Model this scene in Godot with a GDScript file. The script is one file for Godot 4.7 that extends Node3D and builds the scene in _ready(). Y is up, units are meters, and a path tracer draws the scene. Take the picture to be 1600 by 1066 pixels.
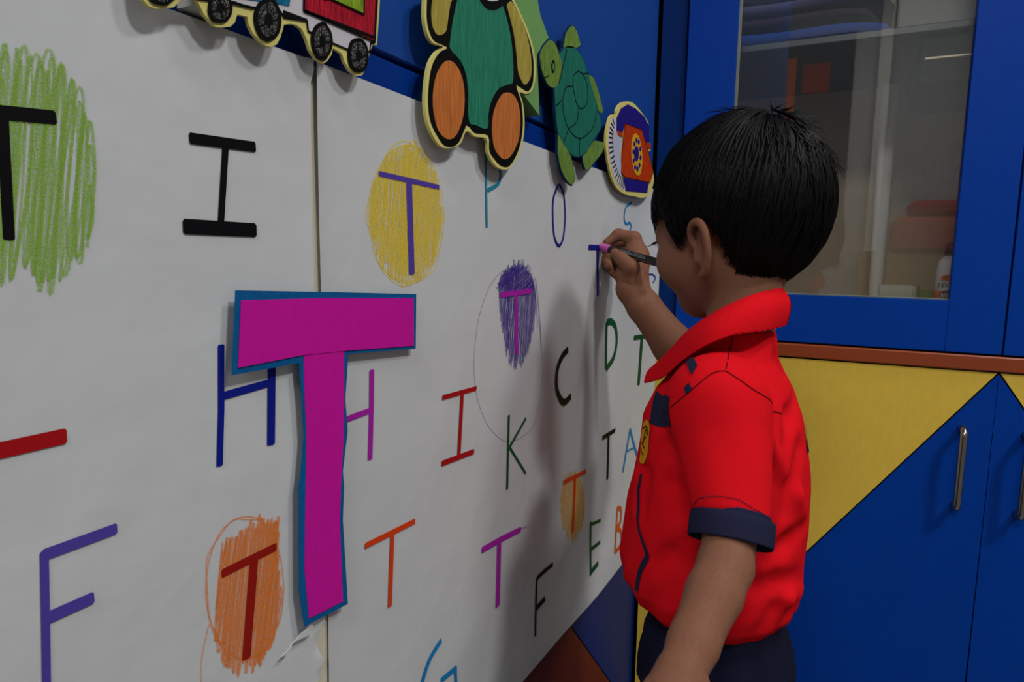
extends Node3D
# A boy writing letters on chart paper taped to a blue cupboard wall in a classroom corner.
# x: out of the paper wall, y: up, z: towards the viewer. Numbers on the wall are millimetres along it and above the floor.

const WX := -0.33            # the plane of the paper on the side cupboards
const FZ := -1.2255          # the front plane of the glass cabinet
var INK := {}
var WAX := {}
var tex := {}
var sheet_a: MeshInstance3D
var sheet_b: MeshInstance3D
var person: Node3D
var rng := RandomNumberGenerator.new()

func _ready() -> void:
	rng.seed = 7
	# ---- camera
	var cam := Camera3D.new()
	cam.name = "camera"
	cam.position = Vector3(0, 0.96, 0)
	cam.rotation_order = EULER_ORDER_YXZ
	cam.rotation_degrees = Vector3(-7.2, 26.6, 0.87)
	cam.fov = 54.26
	cam.near = 0.02
	add_child(cam)
	# ---- sky and exposure
	var env := Environment.new()
	env.background_mode = Environment.BG_COLOR
	env.background_color = Color(0.05, 0.055, 0.06)
	env.tonemap_mode = Environment.TONE_MAPPER_LINEAR
	env.tonemap_exposure = 1.0
	env.sdfgi_enabled = true
	env.ssao_enabled = true
	env.ssil_enabled = true
	var we := WorldEnvironment.new()
	we.name = "world"
	we.environment = env
	add_child(we)
	# ---- lamps: two panels and a far one on the ceiling
	lamp(Vector3(1.33, 2.69, -0.15), Vector2(0.26, 0.26), 3.0, "square ceiling light panel in the middle of the room")
	lamp(Vector3(0.10, 2.69, 1.45), Vector2(0.80, 0.60), 3.6, "wide ceiling light panel nearest the back wall")
	lamp(Vector3(0.95, 2.69, -0.95), Vector2(0.26, 0.26), 1.5, "square ceiling light panel nearest the glass cabinet")
	textures()
	inks()
	room()
	side_cupboards()
	far_cabinets()
	cabinet_contents()
	paper_sheets()
	drawings()
	cutouts()
	boy()
	marker()

# ---------------------------------------------------------------- helpers
func tag(o: Node, label: String, category := "", group := "", kind := "") -> void:
	if label: o.set_meta("label", label)
	if category: o.set_meta("category", category)
	if group: o.set_meta("group", group)
	if kind: o.set_meta("kind", kind)

func base(called: String, at: Vector3, label: String, category: String, group := "") -> Node3D:
	var o := Node3D.new()
	o.name = numbered(called, self)
	add_child(o)
	o.position = at
	tag(o, label, category, group)
	return o

func numbered(called: String, parent: Node) -> String:
	if not parent.has_node(NodePath(called)): return called
	var k := 1
	while parent.has_node(NodePath("%s_%03d" % [called, k])): k += 1
	return "%s_%03d" % [called, k]

# a mesh written in world places, hung under parent (whose own place is taken off)
func put(called: String, mesh: Mesh, m: Material, parent: Node3D = self, label := "") -> MeshInstance3D:
	var o := MeshInstance3D.new()
	o.name = numbered(called, parent)
	o.mesh = mesh
	o.material_override = m
	o.cast_shadow = GeometryInstance3D.SHADOW_CASTING_SETTING_ON
	parent.add_child(o)
	var at := Vector3.ZERO
	var q: Node = parent
	while q is Node3D and q != self:
		at += (q as Node3D).position
		q = q.get_parent()
	o.position = -at
	if label: o.set_meta("label", label)
	return o

func struct(o: MeshInstance3D) -> MeshInstance3D:
	o.set_meta("kind", "structure")
	return o

func mat(c: Color, rough := 0.6, metal := 0.0, tx := "", sc := 1.0) -> StandardMaterial3D:
	var m := StandardMaterial3D.new()
	m.albedo_color = c
	m.roughness = rough
	m.metallic = metal
	m.metallic_specular = 0.5 if rough < 0.5 else 0.2
	if tx:
		m.albedo_texture = tex[tx]
		m.uv1_triplanar = true
		m.uv1_world_triplanar = true
		m.uv1_scale = Vector3(sc, sc, sc)
	return m

class Soup:
	var v := PackedVector3Array()
	var n := PackedVector3Array()
	var uv := PackedVector2Array()
	func tri(a: Vector3, b: Vector3, c: Vector3, na: Vector3, nb: Vector3, nc: Vector3) -> void:
		if (b - a).cross(c - a).dot(na + nb + nc) > 0.0:
			v.append_array([a, c, b]); n.append_array([na, nc, nb])
		else:
			v.append_array([a, b, c]); n.append_array([na, nb, nc])
	func flat_tri(a: Vector3, b: Vector3, c: Vector3, out: Vector3) -> void:
		var m := (b - a).cross(c - a)
		if m.length_squared() < 1e-20: return
		m = m.normalized()
		if m.dot(out) < 0.0: m = -m
		tri(a, b, c, m, m, m)
	func quad(a: Vector3, b: Vector3, c: Vector3, d: Vector3, out: Vector3) -> void:
		flat_tri(a, b, c, out); flat_tri(a, c, d, out)
	func sq(a: Vector3, b: Vector3, c: Vector3, d: Vector3, na: Vector3, nb: Vector3, nc: Vector3, nd: Vector3) -> void:
		tri(a, b, c, na, nb, nc); tri(a, c, d, na, nc, nd)
	# a box with chamfered edges
	func box(lo: Vector3, hi: Vector3, ch := 0.0015) -> void:
		var c := (lo + hi) * 0.5
		var h := (hi - lo) * 0.5
		ch = minf(ch, minf(h.x, minf(h.y, h.z)) * 0.6)
		for ax in 3:
			var bx := (ax + 1) % 3
			var cx := (ax + 2) % 3
			for s in [-1.0, 1.0]:
				var o := Vector3.ZERO; o[ax] = s
				var p := []
				for k in [[-1, -1], [1, -1], [1, 1], [-1, 1]]:
					var q := c; q[ax] += s * h[ax]; q[bx] += k[0] * (h[bx] - ch); q[cx] += k[1] * (h[cx] - ch)
					p.append(q)
				quad(p[0], p[1], p[2], p[3], o)
				for t in [-1.0, 1.0]:          # edge chamfers
					var e := []
					for k in [-1.0, 1.0]:
						var q := c; q[ax] += s * h[ax]; q[bx] += t * (h[bx] - ch); q[cx] += k * (h[cx] - ch); e.append(q)
					for k in [1.0, -1.0]:
						var q := c; q[ax] += s * (h[ax] - ch); q[bx] += t * h[bx]; q[cx] += k * (h[cx] - ch); e.append(q)
					var w := Vector3.ZERO; w[ax] = s; w[bx] = t
					quad(e[0], e[1], e[2], e[3], w)
		for sx in [-1.0, 1.0]:
			for sy in [-1.0, 1.0]:
				for sz in [-1.0, 1.0]:
					var a := c + Vector3(sx * h.x, sy * (h.y - ch), sz * (h.z - ch))
					var b := c + Vector3(sx * (h.x - ch), sy * h.y, sz * (h.z - ch))
					var d := c + Vector3(sx * (h.x - ch), sy * (h.y - ch), sz * h.z)
					flat_tri(a, b, d, Vector3(sx, sy, sz))
	# a tube along points with a radius at each, closed by domes
	func tube(pts: Array, r: Array, sides := 10, caps := true) -> void:
		var rings := []
		var up := Vector3(0.31, 0.87, 0.38).normalized()
		for i in pts.size():
			var t: Vector3 = (pts[mini(i + 1, pts.size() - 1)] - pts[maxi(i - 1, 0)]).normalized()
			if absf(t.dot(up)) > 0.97: up = Vector3(0.9, 0.1, -0.4).normalized()
			var a := up.cross(t).normalized()
			up = t.cross(a).normalized()
			var ring := []
			for k in sides:
				var w := TAU * k / sides
				ring.append(a * cos(w) + up * sin(w))
			rings.append(ring)
		for i in pts.size() - 1:
			for k in sides:
				var l := (k + 1) % sides
				sq(pts[i] + rings[i][k] * r[i], pts[i] + rings[i][l] * r[i], pts[i + 1] + rings[i + 1][l] * r[i + 1], pts[i + 1] + rings[i + 1][k] * r[i + 1], rings[i][k], rings[i][l], rings[i + 1][l], rings[i + 1][k])
		if caps:
			for e in [0, pts.size() - 1]:
				var d: Vector3 = (pts[0] - pts[1]).normalized() if e == 0 else (pts[e] - pts[e - 1]).normalized()
				for k in sides:
					var l := (k + 1) % sides
					var p: Vector3 = pts[e] + d * r[e] * 0.4
					var m0: Vector3 = (rings[e][k] + d).normalized()
					var m1: Vector3 = (rings[e][l] + d).normalized()
					tri(pts[e] + rings[e][k] * r[e], pts[e] + rings[e][l] * r[e], p, m0, m1, d)
	# rings of points joined, smooth across, for lofts and lathes
	func loft(rings: Array, closed := true) -> void:
		var nr := rings.size()
		var ns: int = rings[0].size()
		var mid := Vector3.ZERO
		for r in rings:
			for p in r: mid += p
		mid /= float(nr * ns)
		var nm := []
		for i in nr:
			var row := []
			for k in ns:
				var ka := (k - 1 + ns) % ns if closed else maxi(k - 1, 0)
				var kb := (k + 1) % ns if closed else mini(k + 1, ns - 1)
				var du: Vector3 = rings[i][kb] - rings[i][ka]
				var dv: Vector3 = rings[mini(i + 1, nr - 1)][k] - rings[maxi(i - 1, 0)][k]
				var m := du.cross(dv).normalized()
				row.append(m)
			nm.append(row)
		var sgn := 0.0
		for i in nr:
			for k in ns: sgn += (nm[i][k] as Vector3).dot(rings[i][k] - mid)
		var s := 1.0 if sgn >= 0.0 else -1.0
		for i in nr - 1:
			for k in (ns if closed else ns - 1):
				var l := (k + 1) % ns
				sq(rings[i][k], rings[i][l], rings[i + 1][l], rings[i + 1][k], nm[i][k] * s, nm[i][l] * s, nm[i + 1][l] * s, nm[i + 1][k] * s)
	func mesh() -> ArrayMesh:
		var a := []
		a.resize(Mesh.ARRAY_MAX)
		a[Mesh.ARRAY_VERTEX] = v
		a[Mesh.ARRAY_NORMAL] = n
		if uv.size() == v.size(): a[Mesh.ARRAY_TEX_UV] = uv
		var m := ArrayMesh.new()
		m.add_surface_from_arrays(Mesh.PRIMITIVE_TRIANGLES, a)
		return m

func boxes(list: Array, ch := 0.0015) -> ArrayMesh:
	var s := Soup.new()
	for b in list: s.box(b[0], b[1], ch)
	return s.mesh()

func ellipse_ring(c: Vector3, a: Vector3, b: Vector3, n := 24) -> Array:
	var r := []
	for k in n:
		var t := TAU * k / n
		r.append(c + a * cos(t) + b * sin(t))
	return r

# ---------------------------------------------------------------- solids from distances, meshed with one vertex per crossed cell
class Field:
	var lo: Vector3
	var cell: float
	var nx: int
	var ny: int
	var nz: int
	var d := PackedFloat32Array()
	func _init(a: Vector3, b: Vector3, c: float) -> void:
		lo = a; cell = c
		nx = int((b.x - a.x) / c) + 2; ny = int((b.y - a.y) / c) + 2; nz = int((b.z - a.z) / c) + 2
		d.resize(nx * ny * nz); d.fill(0.5)
	func span(a: Vector3, b: Vector3) -> Array:
		var p := (a - lo) / cell
		var q := (b - lo) / cell
		return [maxi(0, int(floor(p.x))), mini(nx - 1, int(ceil(q.x))), maxi(0, int(floor(p.y))), mini(ny - 1, int(ceil(q.y))), maxi(0, int(floor(p.z))), mini(nz - 1, int(ceil(q.z)))]
	func capsule(a: Vector3, b: Vector3, ra: float, rb: float, k := 0.01) -> void:
		var m := Vector3.ONE * (maxf(ra, rb) + k + 3.0 * cell)
		var s := span(a.min(b) - m, a.max(b) + m)
		var ab := b - a
		var iv := 1.0 / maxf(ab.length_squared(), 1e-9)
		var dr := rb - ra
		for x in range(s[0], s[1] + 1):
			for y in range(s[2], s[3] + 1):
				var at := (x * ny + y) * nz
				for z in range(s[4], s[5] + 1):
					var p := Vector3(lo.x + x * cell, lo.y + y * cell, lo.z + z * cell) - a
					var t := clampf(p.dot(ab) * iv, 0.0, 1.0)
					var e := (p - ab * t).length() - ra - dr * t
					var o := d[at + z]
					var h := maxf(k - absf(o - e), 0.0)
					d[at + z] = minf(o, e) - h * h / (4.0 * k)
	func groove(a: Vector3, b: Vector3, r: float, k: float) -> void:      # a soft crease
		var m := Vector3.ONE * (r + k + 2.0 * cell)
		var s := span(a.min(b) - m, a.max(b) + m)
		var ab := b - a
		var iv := 1.0 / maxf(ab.length_squared(), 1e-9)
		for x in range(s[0], s[1] + 1):
			for y in range(s[2], s[3] + 1):
				var at := (x * ny + y) * nz
				for z in range(s[4], s[5] + 1):
					var p := Vector3(lo.x + x * cell, lo.y + y * cell, lo.z + z * cell) - a
					var e := r - (p - ab * clampf(p.dot(ab) * iv, 0.0, 1.0)).length()
					var o := d[at + z]
					var h := maxf(k - absf(o - e), 0.0)
					d[at + z] = maxf(o, e) + h * h / (4.0 * k)
	func chain(pts: Array, r: Array, k := 0.006) -> void:
		for i in pts.size() - 1: capsule(pts[i], pts[i + 1], r[i], r[i + 1], k)
	func ellipsoid(c: Vector3, bx: Basis, r: Vector3, k := 0.01, cut := false) -> void:
		var m := Vector3.ONE * (maxf(r.x, maxf(r.y, r.z)) + k + 3.0 * cell)
		var s := span(c - m, c + m)
		var inv := bx.transposed()
		for x in range(s[0], s[1] + 1):
			for y in range(s[2], s[3] + 1):
				var at := (x * ny + y) * nz
				for z in range(s[4], s[5] + 1):
					var p := inv * (Vector3(lo.x + x * cell, lo.y + y * cell, lo.z + z * cell) - c)
					var k0 := (p / r).length()
					var k1 := (p / (r * r)).length()
					var e := k0 * (k0 - 1.0) / maxf(k1, 1e-6) if k0 > 0.05 else -minf(r.x, minf(r.y, r.z))
					var o := d[at + z]
					if cut:
						e = -e
						var g := maxf(k - absf(o - e), 0.0)
						d[at + z] = maxf(o, e) + g * g / (4.0 * k)
					else:
						var h := maxf(k - absf(o - e), 0.0)
						d[at + z] = minf(o, e) - h * h / (4.0 * k)
	# stacked level ellipses: rows of [y, cx, cz, rx, rz], y rising
	func stack(rows: Array, k := 0.01) -> void:
		for y in ny:
			var wy := lo.y + y * cell
			var cy := clampf(wy, rows[0][0], rows[-1][0])
			var i := 0
			while i < rows.size() - 2 and cy > rows[i + 1][0]: i += 1
			var t: float = (cy - rows[i][0]) / (rows[i + 1][0] - rows[i][0])
			var cx: float = lerpf(rows[i][1], rows[i + 1][1], t)
			var cz: float = lerpf(rows[i][2], rows[i + 1][2], t)
			var rx: float = lerpf(rows[i][3], rows[i + 1][3], t)
			var rz: float = lerpf(rows[i][4], rows[i + 1][4], t)
			var rm := minf(rx, rz)
			var oy := absf(wy - cy)
			for x in nx:
				var qx := (lo.x + x * cell - cx) / rx
				var at := (x * ny + y) * nz
				for z in nz:
					var qz := (lo.z + z * cell - cz) / rz
					var e := (sqrt(qx * qx + qz * qz) - 1.0) * rm
					if oy > 0.0: e = sqrt(maxf(e, 0.0) * maxf(e, 0.0) + oy * oy)
					var o := d[at + z]
					var h := maxf(k - absf(o - e), 0.0)
					d[at + z] = minf(o, e) - h * h / (4.0 * k)
	func plane_cut(p: Vector3, n: Vector3) -> void:      # takes off what lies on the side n points to
		for x in nx:
			for y in ny:
				var at := (x * ny + y) * nz
				for z in nz:
					var e := (Vector3(lo.x + x * cell, lo.y + y * cell, lo.z + z * cell) - p).dot(n)
					if e > d[at + z]: d[at + z] = e
	func ripple(f: Callable) -> void:
		for x in nx:
			for y in ny:
				var at := (x * ny + y) * nz
				for z in nz:
					if absf(d[at + z]) < 0.03: d[at + z] += f.call(Vector3(lo.x + x * cell, lo.y + y * cell, lo.z + z * cell))
	func value(p: Vector3) -> float:
		var q := (p - lo) / cell
		var x := clampi(int(q.x), 0, nx - 2)
		var y := clampi(int(q.y), 0, ny - 2)
		var z := clampi(int(q.z), 0, nz - 2)
		var fx := q.x - x
		var fy := q.y - y
		var fz := q.z - z
		var a := (x * ny + y) * nz + z
		var b := a + ny * nz
		var c00 := lerpf(lerpf(d[a], d[a + 1], fz), lerpf(d[a + nz], d[a + nz + 1], fz), fy)
		var c10 := lerpf(lerpf(d[b], d[b + 1], fz), lerpf(d[b + nz], d[b + nz + 1], fz), fy)
		return lerpf(c00, c10, fx)
	func grad(p: Vector3) -> Vector3:
		var h := cell * 0.75
		return Vector3(value(p + Vector3(h, 0, 0)) - value(p - Vector3(h, 0, 0)), value(p + Vector3(0, h, 0)) - value(p - Vector3(0, h, 0)), value(p + Vector3(0, 0, h)) - value(p - Vector3(0, 0, h))).normalized()
	func snap(p: Vector3, off := 0.0) -> Vector3:
		for k in 6: p -= grad(p) * (value(p) - off) * 0.9
		return p
	func into(s: Soup) -> void:
		var at := {}
		var pos := PackedVector3Array()
		var nor := PackedVector3Array()
		var sx := ny * nz
		var offs := [0, 1, nz, nz + 1, sx, sx + 1, sx + nz, sx + nz + 1]
		for x in nx - 1:
			for y in ny - 1:
				var row := (x * ny + y) * nz
				for z in nz - 1:
					var i := row + z
					var d0 := d[i]
					if absf(d0) > 2.0 * cell: continue
					var neg := 0
					for o in offs:
						if d[i + o] < 0.0: neg += 1
					if neg == 0 or neg == 8: continue
					var sum := Vector3.ZERO
					var cnt := 0
					for e in EDGES:
						var va := d[i + offs[e[0]]]
						var vb := d[i + offs[e[1]]]
						if (va < 0.0) != (vb < 0.0):
							var t := va / (va - vb)
							sum += CORNER[e[0]].lerp(CORNER[e[1]], t)
							cnt += 1
					at[i] = pos.size()
					pos.append(lo + (Vector3(x, y, z) + sum / cnt) * cell)
		for p in pos: nor.append(grad(p))
		for i in at:
			var z: int = i % nz
			var y: int = (i / nz) % ny
			var x: int = i / sx
			if x == 0 or y == 0 or z == 0: continue
			var neg0: bool = d[i] < 0.0
			for ax in 3:
				var st: int = [sx, nz, 1][ax]
				if (d[i + st] < 0.0) == neg0: continue
				var u: int = [nz, 1, sx][ax]
				var w: int = [1, sx, nz][ax]
				if not (at.has(i - u) and at.has(i - w) and at.has(i - u - w)): continue
				var a: int = at[i]
				var b: int = at[i - u]
				var c: int = at[i - u - w]
				var e: int = at[i - w]
				s.sq(pos[a], pos[b], pos[c], pos[e], nor[a], nor[b], nor[c], nor[e])
	const CORNER := [Vector3(0, 0, 0), Vector3(0, 0, 1), Vector3(0, 1, 0), Vector3(0, 1, 1), Vector3(1, 0, 0), Vector3(1, 0, 1), Vector3(1, 1, 0), Vector3(1, 1, 1)]
	const EDGES := [[0, 1], [2, 3], [4, 5], [6, 7], [0, 2], [1, 3], [4, 6], [5, 7], [0, 4], [1, 5], [2, 6], [3, 7]]

# ---------------------------------------------------------------- colours and textures
func noise(seed_: int, freq: float, oct := 3) -> FastNoiseLite:
	var n := FastNoiseLite.new()
	n.seed = seed_
	n.frequency = freq
	n.fractal_octaves = oct
	return n

func grain(called: String, size: int, fx: float, fy: float, lo: float, hi: float, seed_: int, alpha := false) -> void:
	var n := noise(seed_, 1.0, 3)
	var im := Image.create(size, size, false, Image.FORMAT_RGBA8)
	for y in size:
		for x in size:
			# two noises blended so that the tile closes on itself
			var u := float(x) / size
			var v := float(y) / size
			var a := n.get_noise_3d(cos(u * TAU) * fx, sin(u * TAU) * fx, v * fy * 2.0)
			var b := n.get_noise_3d(cos(u * TAU) * fx, sin(u * TAU) * fx, (v - 1.0) * fy * 2.0)
			var t := clampf(0.5 + 0.9 * lerpf(a, b, v), 0.0, 1.0)
			var w := lerpf(lo, hi, t)
			im.set_pixel(x, y, Color(1, 1, 1, w) if alpha else Color(w, w, w, 1))
	tex[called] = ImageTexture.create_from_image(im)

func textures() -> void:
	grain("pencil", 256, 22.0, 3.0, 0.55, 1.0, 3)
	grain("wax", 256, 26.0, 40.0, -0.5, 1.45, 5, true)
	grain("board", 256, 5.0, 5.0, 0.965, 1.0, 8)
	grain("scrawl", 128, 7.0, 12.0, -0.5, 1.3, 15)
	grain("weave", 128, 9.0, 16.0, 0.86, 1.0, 11)
	grain("skin", 128, 4.0, 7.0, 0.9, 1.0, 12)

func inks() -> void:
	var c := {"black": Color(0.045, 0.045, 0.06), "blue": Color(0.05, 0.11, 0.5), "red": Color(0.62, 0.07, 0.09), "darkred": Color(0.55, 0.09, 0.07), "violet": Color(0.3, 0.24, 0.6), "magenta": Color(0.62, 0.13, 0.62), "teal": Color(0.12, 0.5, 0.6), "azure": Color(0.1, 0.47, 0.72), "green": Color(0.05, 0.3, 0.16), "orange": Color(0.8, 0.33, 0.14), "vermilion": Color(0.8, 0.24, 0.08)}
	for k in c: INK[k] = mat(c[k], 0.55)
	var w := {"green": Color(0.55, 0.72, 0.26), "orange": Color(0.92, 0.52, 0.18), "yellow": Color(0.92, 0.82, 0.22), "violet": Color(0.24, 0.13, 0.58), "amber": Color(0.93, 0.72, 0.3)}
	for k in w:
		var m := mat(w[k], 0.75)
		m.albedo_texture = tex["wax"]
		m.transparency = BaseMaterial3D.TRANSPARENCY_ALPHA
		WAX[k] = m

# ---------------------------------------------------------------- lamps and room
func lamp(at: Vector3, size: Vector2, energy: float, label: String) -> void:
	var t := base("ceiling_light", at, label, "ceiling light", "ceiling light panels")
	put("frame", boxes([[at + Vector3(-size.x / 2 - 0.03, -0.012, -size.y / 2 - 0.03), at + Vector3(-size.x / 2, 0.012, size.y / 2 + 0.03)], [at + Vector3(size.x / 2, -0.012, -size.y / 2 - 0.03), at + Vector3(size.x / 2 + 0.03, 0.012, size.y / 2 + 0.03)], [at + Vector3(-size.x / 2, -0.012, -size.y / 2 - 0.03), at + Vector3(size.x / 2, 0.012, -size.y / 2)], [at + Vector3(-size.x / 2, -0.012, size.y / 2), at + Vector3(size.x / 2, 0.012, size.y / 2 + 0.03)]]), mat(Color(0.8, 0.8, 0.8), 0.5), t)
	var g := mat(Color(0.9, 0.9, 0.9), 0.5)
	g.emission_enabled = true
	g.emission = Color(1.0, 0.97, 0.92)
	g.emission_energy_multiplier = 1.0
	put("diffuser_lamp", boxes([[at + Vector3(-size.x / 2, -0.004, -size.y / 2), at + Vector3(size.x / 2, 0.010, size.y / 2)]]), g, t)
	var l := AreaLight3D.new()
	l.name = "panel_light"
	l.area_size = size
	l.light_energy = energy
	l.light_color = Color(1.0, 0.99, 0.97)
	l.shadow_enabled = true
	l.set("area_range", 8.0)
	t.add_child(l)
	l.position = Vector3(0, -0.02, 0)
	l.rotation_degrees = Vector3(-90, 0, 0)

func room() -> void:
	var plaster := mat(Color(0.74, 0.75, 0.76), 0.9, 0.0, "board", 0.6)
	struct(put("floor", boxes([[Vector3(-0.95, -0.05, -1.8), Vector3(3.3, 0.0, 2.7)]]), mat(Color(0.42, 0.42, 0.42), 0.4, 0.0, "board", 1.5)))
	struct(put("ceiling", boxes([[Vector3(-0.95, 2.71, -1.8), Vector3(3.3, 2.77, 2.7)]]), mat(Color(0.85, 0.85, 0.84), 0.9)))
	struct(put("wall_left", boxes([[Vector3(-0.95, 0, -1.8), Vector3(-0.86, 2.71, 2.7)]]), plaster))
	struct(put("wall_far", boxes([[Vector3(-0.86, 0, -1.8), Vector3(3.2, 2.71, -1.71)]]), plaster))
	struct(put("wall_right", boxes([[Vector3(3.2, 0, -1.8), Vector3(3.3, 2.71, 2.7)]]), plaster))
	struct(put("wall_back", boxes([[Vector3(-0.86, 0, 2.6), Vector3(3.2, 2.71, 2.7)]]), plaster))
	# things on the back wall, seen only as dim reflections in the cabinet glass
	var a := base("notice_board", Vector3(-0.3, 1.2, 2.57), "blue felt notice board with coloured cards on the back wall", "notice board")
	put("felt_panel", boxes([[Vector3(-0.80, 0.95, 2.575), Vector3(-0.06, 2.45, 2.595)]]), mat(Color(0.09, 0.13, 0.25), 0.9), a)
	put("card", boxes([[Vector3(-0.50, 1.55, 2.565), Vector3(-0.41, 2.32, 2.575)]]), mat(Color(0.8, 0.33, 0.1), 0.8), a, "tall orange card")
	put("card", boxes([[Vector3(-0.37, 2.08, 2.565), Vector3(-0.20, 2.27, 2.575)]]), mat(Color(0.6, 0.08, 0.08), 0.8), a, "dark red card")
	var b := base("shelf_unit", Vector3(0.5, 0, 2.45), "low wooden shelf unit with a pink cloth against the back wall", "shelf unit")
	put("body", boxes([[Vector3(0.05, 0.0, 2.3), Vector3(0.9, 1.02, 2.595)]]), mat(Color(0.7, 0.58, 0.4), 0.6), b)
	put("cloth", boxes([[Vector3(0.22, 1.02, 2.28), Vector3(0.7, 1.24, 2.55)], [Vector3(0.3, 1.24, 2.3), Vector3(0.6, 1.34, 2.5)]], 0.03), mat(Color(0.7, 0.25, 0.22), 0.9), b, "folded pink cloth")
	struct(put("trim_1", boxes([[Vector3(0.08, 1.03, 2.5), Vector3(0.15, 2.71, 2.599)]]), mat(Color(0.9, 0.9, 0.88), 0.6)))

# ---------------------------------------------------------------- cupboards
func paint(c: Color) -> StandardMaterial3D:
	var m := mat(c, 0.42, 0.0, "board", 3.0)
	m.metallic_specular = 0.22
	return m

func slab_yz(s: Soup, pts: Array, x0: float, x1: float) -> void: prism(s, pts, Vector3(0, 1, 0), Vector3(0, 0, 1), Vector3(1, 0, 0), x0, x1)

# a flat outline (pairs measured along ua and ub) given thickness from t0 to t1 along n
func prism(s: Soup, pts: PackedVector2Array, ua: Vector3, ub: Vector3, n: Vector3, t0: float, t1: float) -> void:
	var idx := Geometry2D.triangulate_polygon(pts)
	var mid := Vector2.ZERO
	for p in pts: mid += p
	mid /= pts.size()
	for i in range(0, idx.size(), 3):
		var a := ua * pts[idx[i]].x + ub * pts[idx[i]].y
		var b := ua * pts[idx[i + 1]].x + ub * pts[idx[i + 1]].y
		var c := ua * pts[idx[i + 2]].x + ub * pts[idx[i + 2]].y
		s.flat_tri(a + n * t1, b + n * t1, c + n * t1, n)
		s.flat_tri(a + n * t0, b + n * t0, c + n * t0, -n)
	var cw := 1.0 if Geometry2D.is_polygon_clockwise(pts) else -1.0
	for i in pts.size():
		var p := pts[i]
		var q := pts[(i + 1) % pts.size()]
		var e := (q - p).orthogonal() * cw
		var o := ua * e.x + ub * e.y
		var a := ua * p.x + ub * p.y
		var b := ua * q.x + ub * q.y
		# outward is away from the filled side
		var side := ua * ((p + q) * 0.5 + e.normalized() * 1e-4).x + ub * ((p + q) * 0.5 + e.normalized() * 1e-4).y
		var inside := Geometry2D.is_point_in_polygon((p + q) * 0.5 + e.normalized() * 1e-5, pts)
		if inside: o = -o
		if side == Vector3.INF: continue
		s.quad(a + n * t0, b + n * t0, b + n * t1, a + n * t1, o)

var blue := Color(0.0, 0.235, 0.615)

func handle_mesh(at: Vector3, h: float, out: Vector3) -> ArrayMesh:
	var s := Soup.new()
	var p := []
	var r := []
	var half := h / 2.0
	p.append(at + Vector3(0, half, 0)); p.append(at + Vector3(0, half, 0) + out * 0.018)
	for k in 5:
		var w := PI / 2 * k / 4.0
		p.append(at + Vector3(0, half - 0.008 + 0.008 * cos(w), 0) + out * (0.020 + 0.008 * sin(w)))
	for k in 5:
		var w := PI / 2 * k / 4.0
		p.append(at + Vector3(0, -half + 0.008 - 0.008 * sin(w), 0) + out * (0.020 + 0.008 * cos(w)))
	p.append(at + Vector3(0, -half, 0) + out * 0.018); p.append(at + Vector3(0, -half, 0))
	for q in p: r.append(0.0052)
	s.tube(p, r, 12)
	return s.mesh()

# a door leaf split by a slanting joint into two painted panels
func split_door(unit: Node3D, lo: Vector2, hi: Vector2, apex_right: bool, ua: Vector3, n: Vector3, front: float, above: Material, below: Material) -> MeshInstance3D:
	var up := Vector3(0, 1, 0)
	var dark := mat(Color(0.03, 0.03, 0.04), 0.8)
	var s := Soup.new()
	prism(s, PackedVector2Array([lo, Vector2(hi.x, lo.y), hi, Vector2(lo.x, hi.y)]), ua, up, n, front - 0.018, front - 0.0012)
	var leaf := put("door", s.mesh(), dark, unit)
	var g := 0.0012
	var tri := Vector2(hi.x, hi.y) if apex_right else Vector2(lo.x, hi.y)
	var foot := Vector2(lo.x, lo.y) if apex_right else Vector2(hi.x, lo.y)
	var corner_up := Vector2(lo.x, hi.y) if apex_right else Vector2(hi.x, hi.y)
	var corner_dn := Vector2(hi.x, lo.y) if apex_right else Vector2(lo.x, lo.y)
	var nrm := (tri - foot).orthogonal().normalized() * g
	if nrm.dot(corner_up - foot) < 0.0: nrm = -nrm
	s = Soup.new()
	prism(s, PackedVector2Array([foot + nrm, tri + nrm, corner_up]), ua, up, n, front - 0.0012, front)
	put("upper_panel", s.mesh(), above, leaf)
	s = Soup.new()
	prism(s, PackedVector2Array([foot - nrm, tri - nrm, corner_dn]), ua, up, n, front - 0.0012, front)
	put("lower_panel", s.mesh(), below, leaf)
	return leaf

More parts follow.
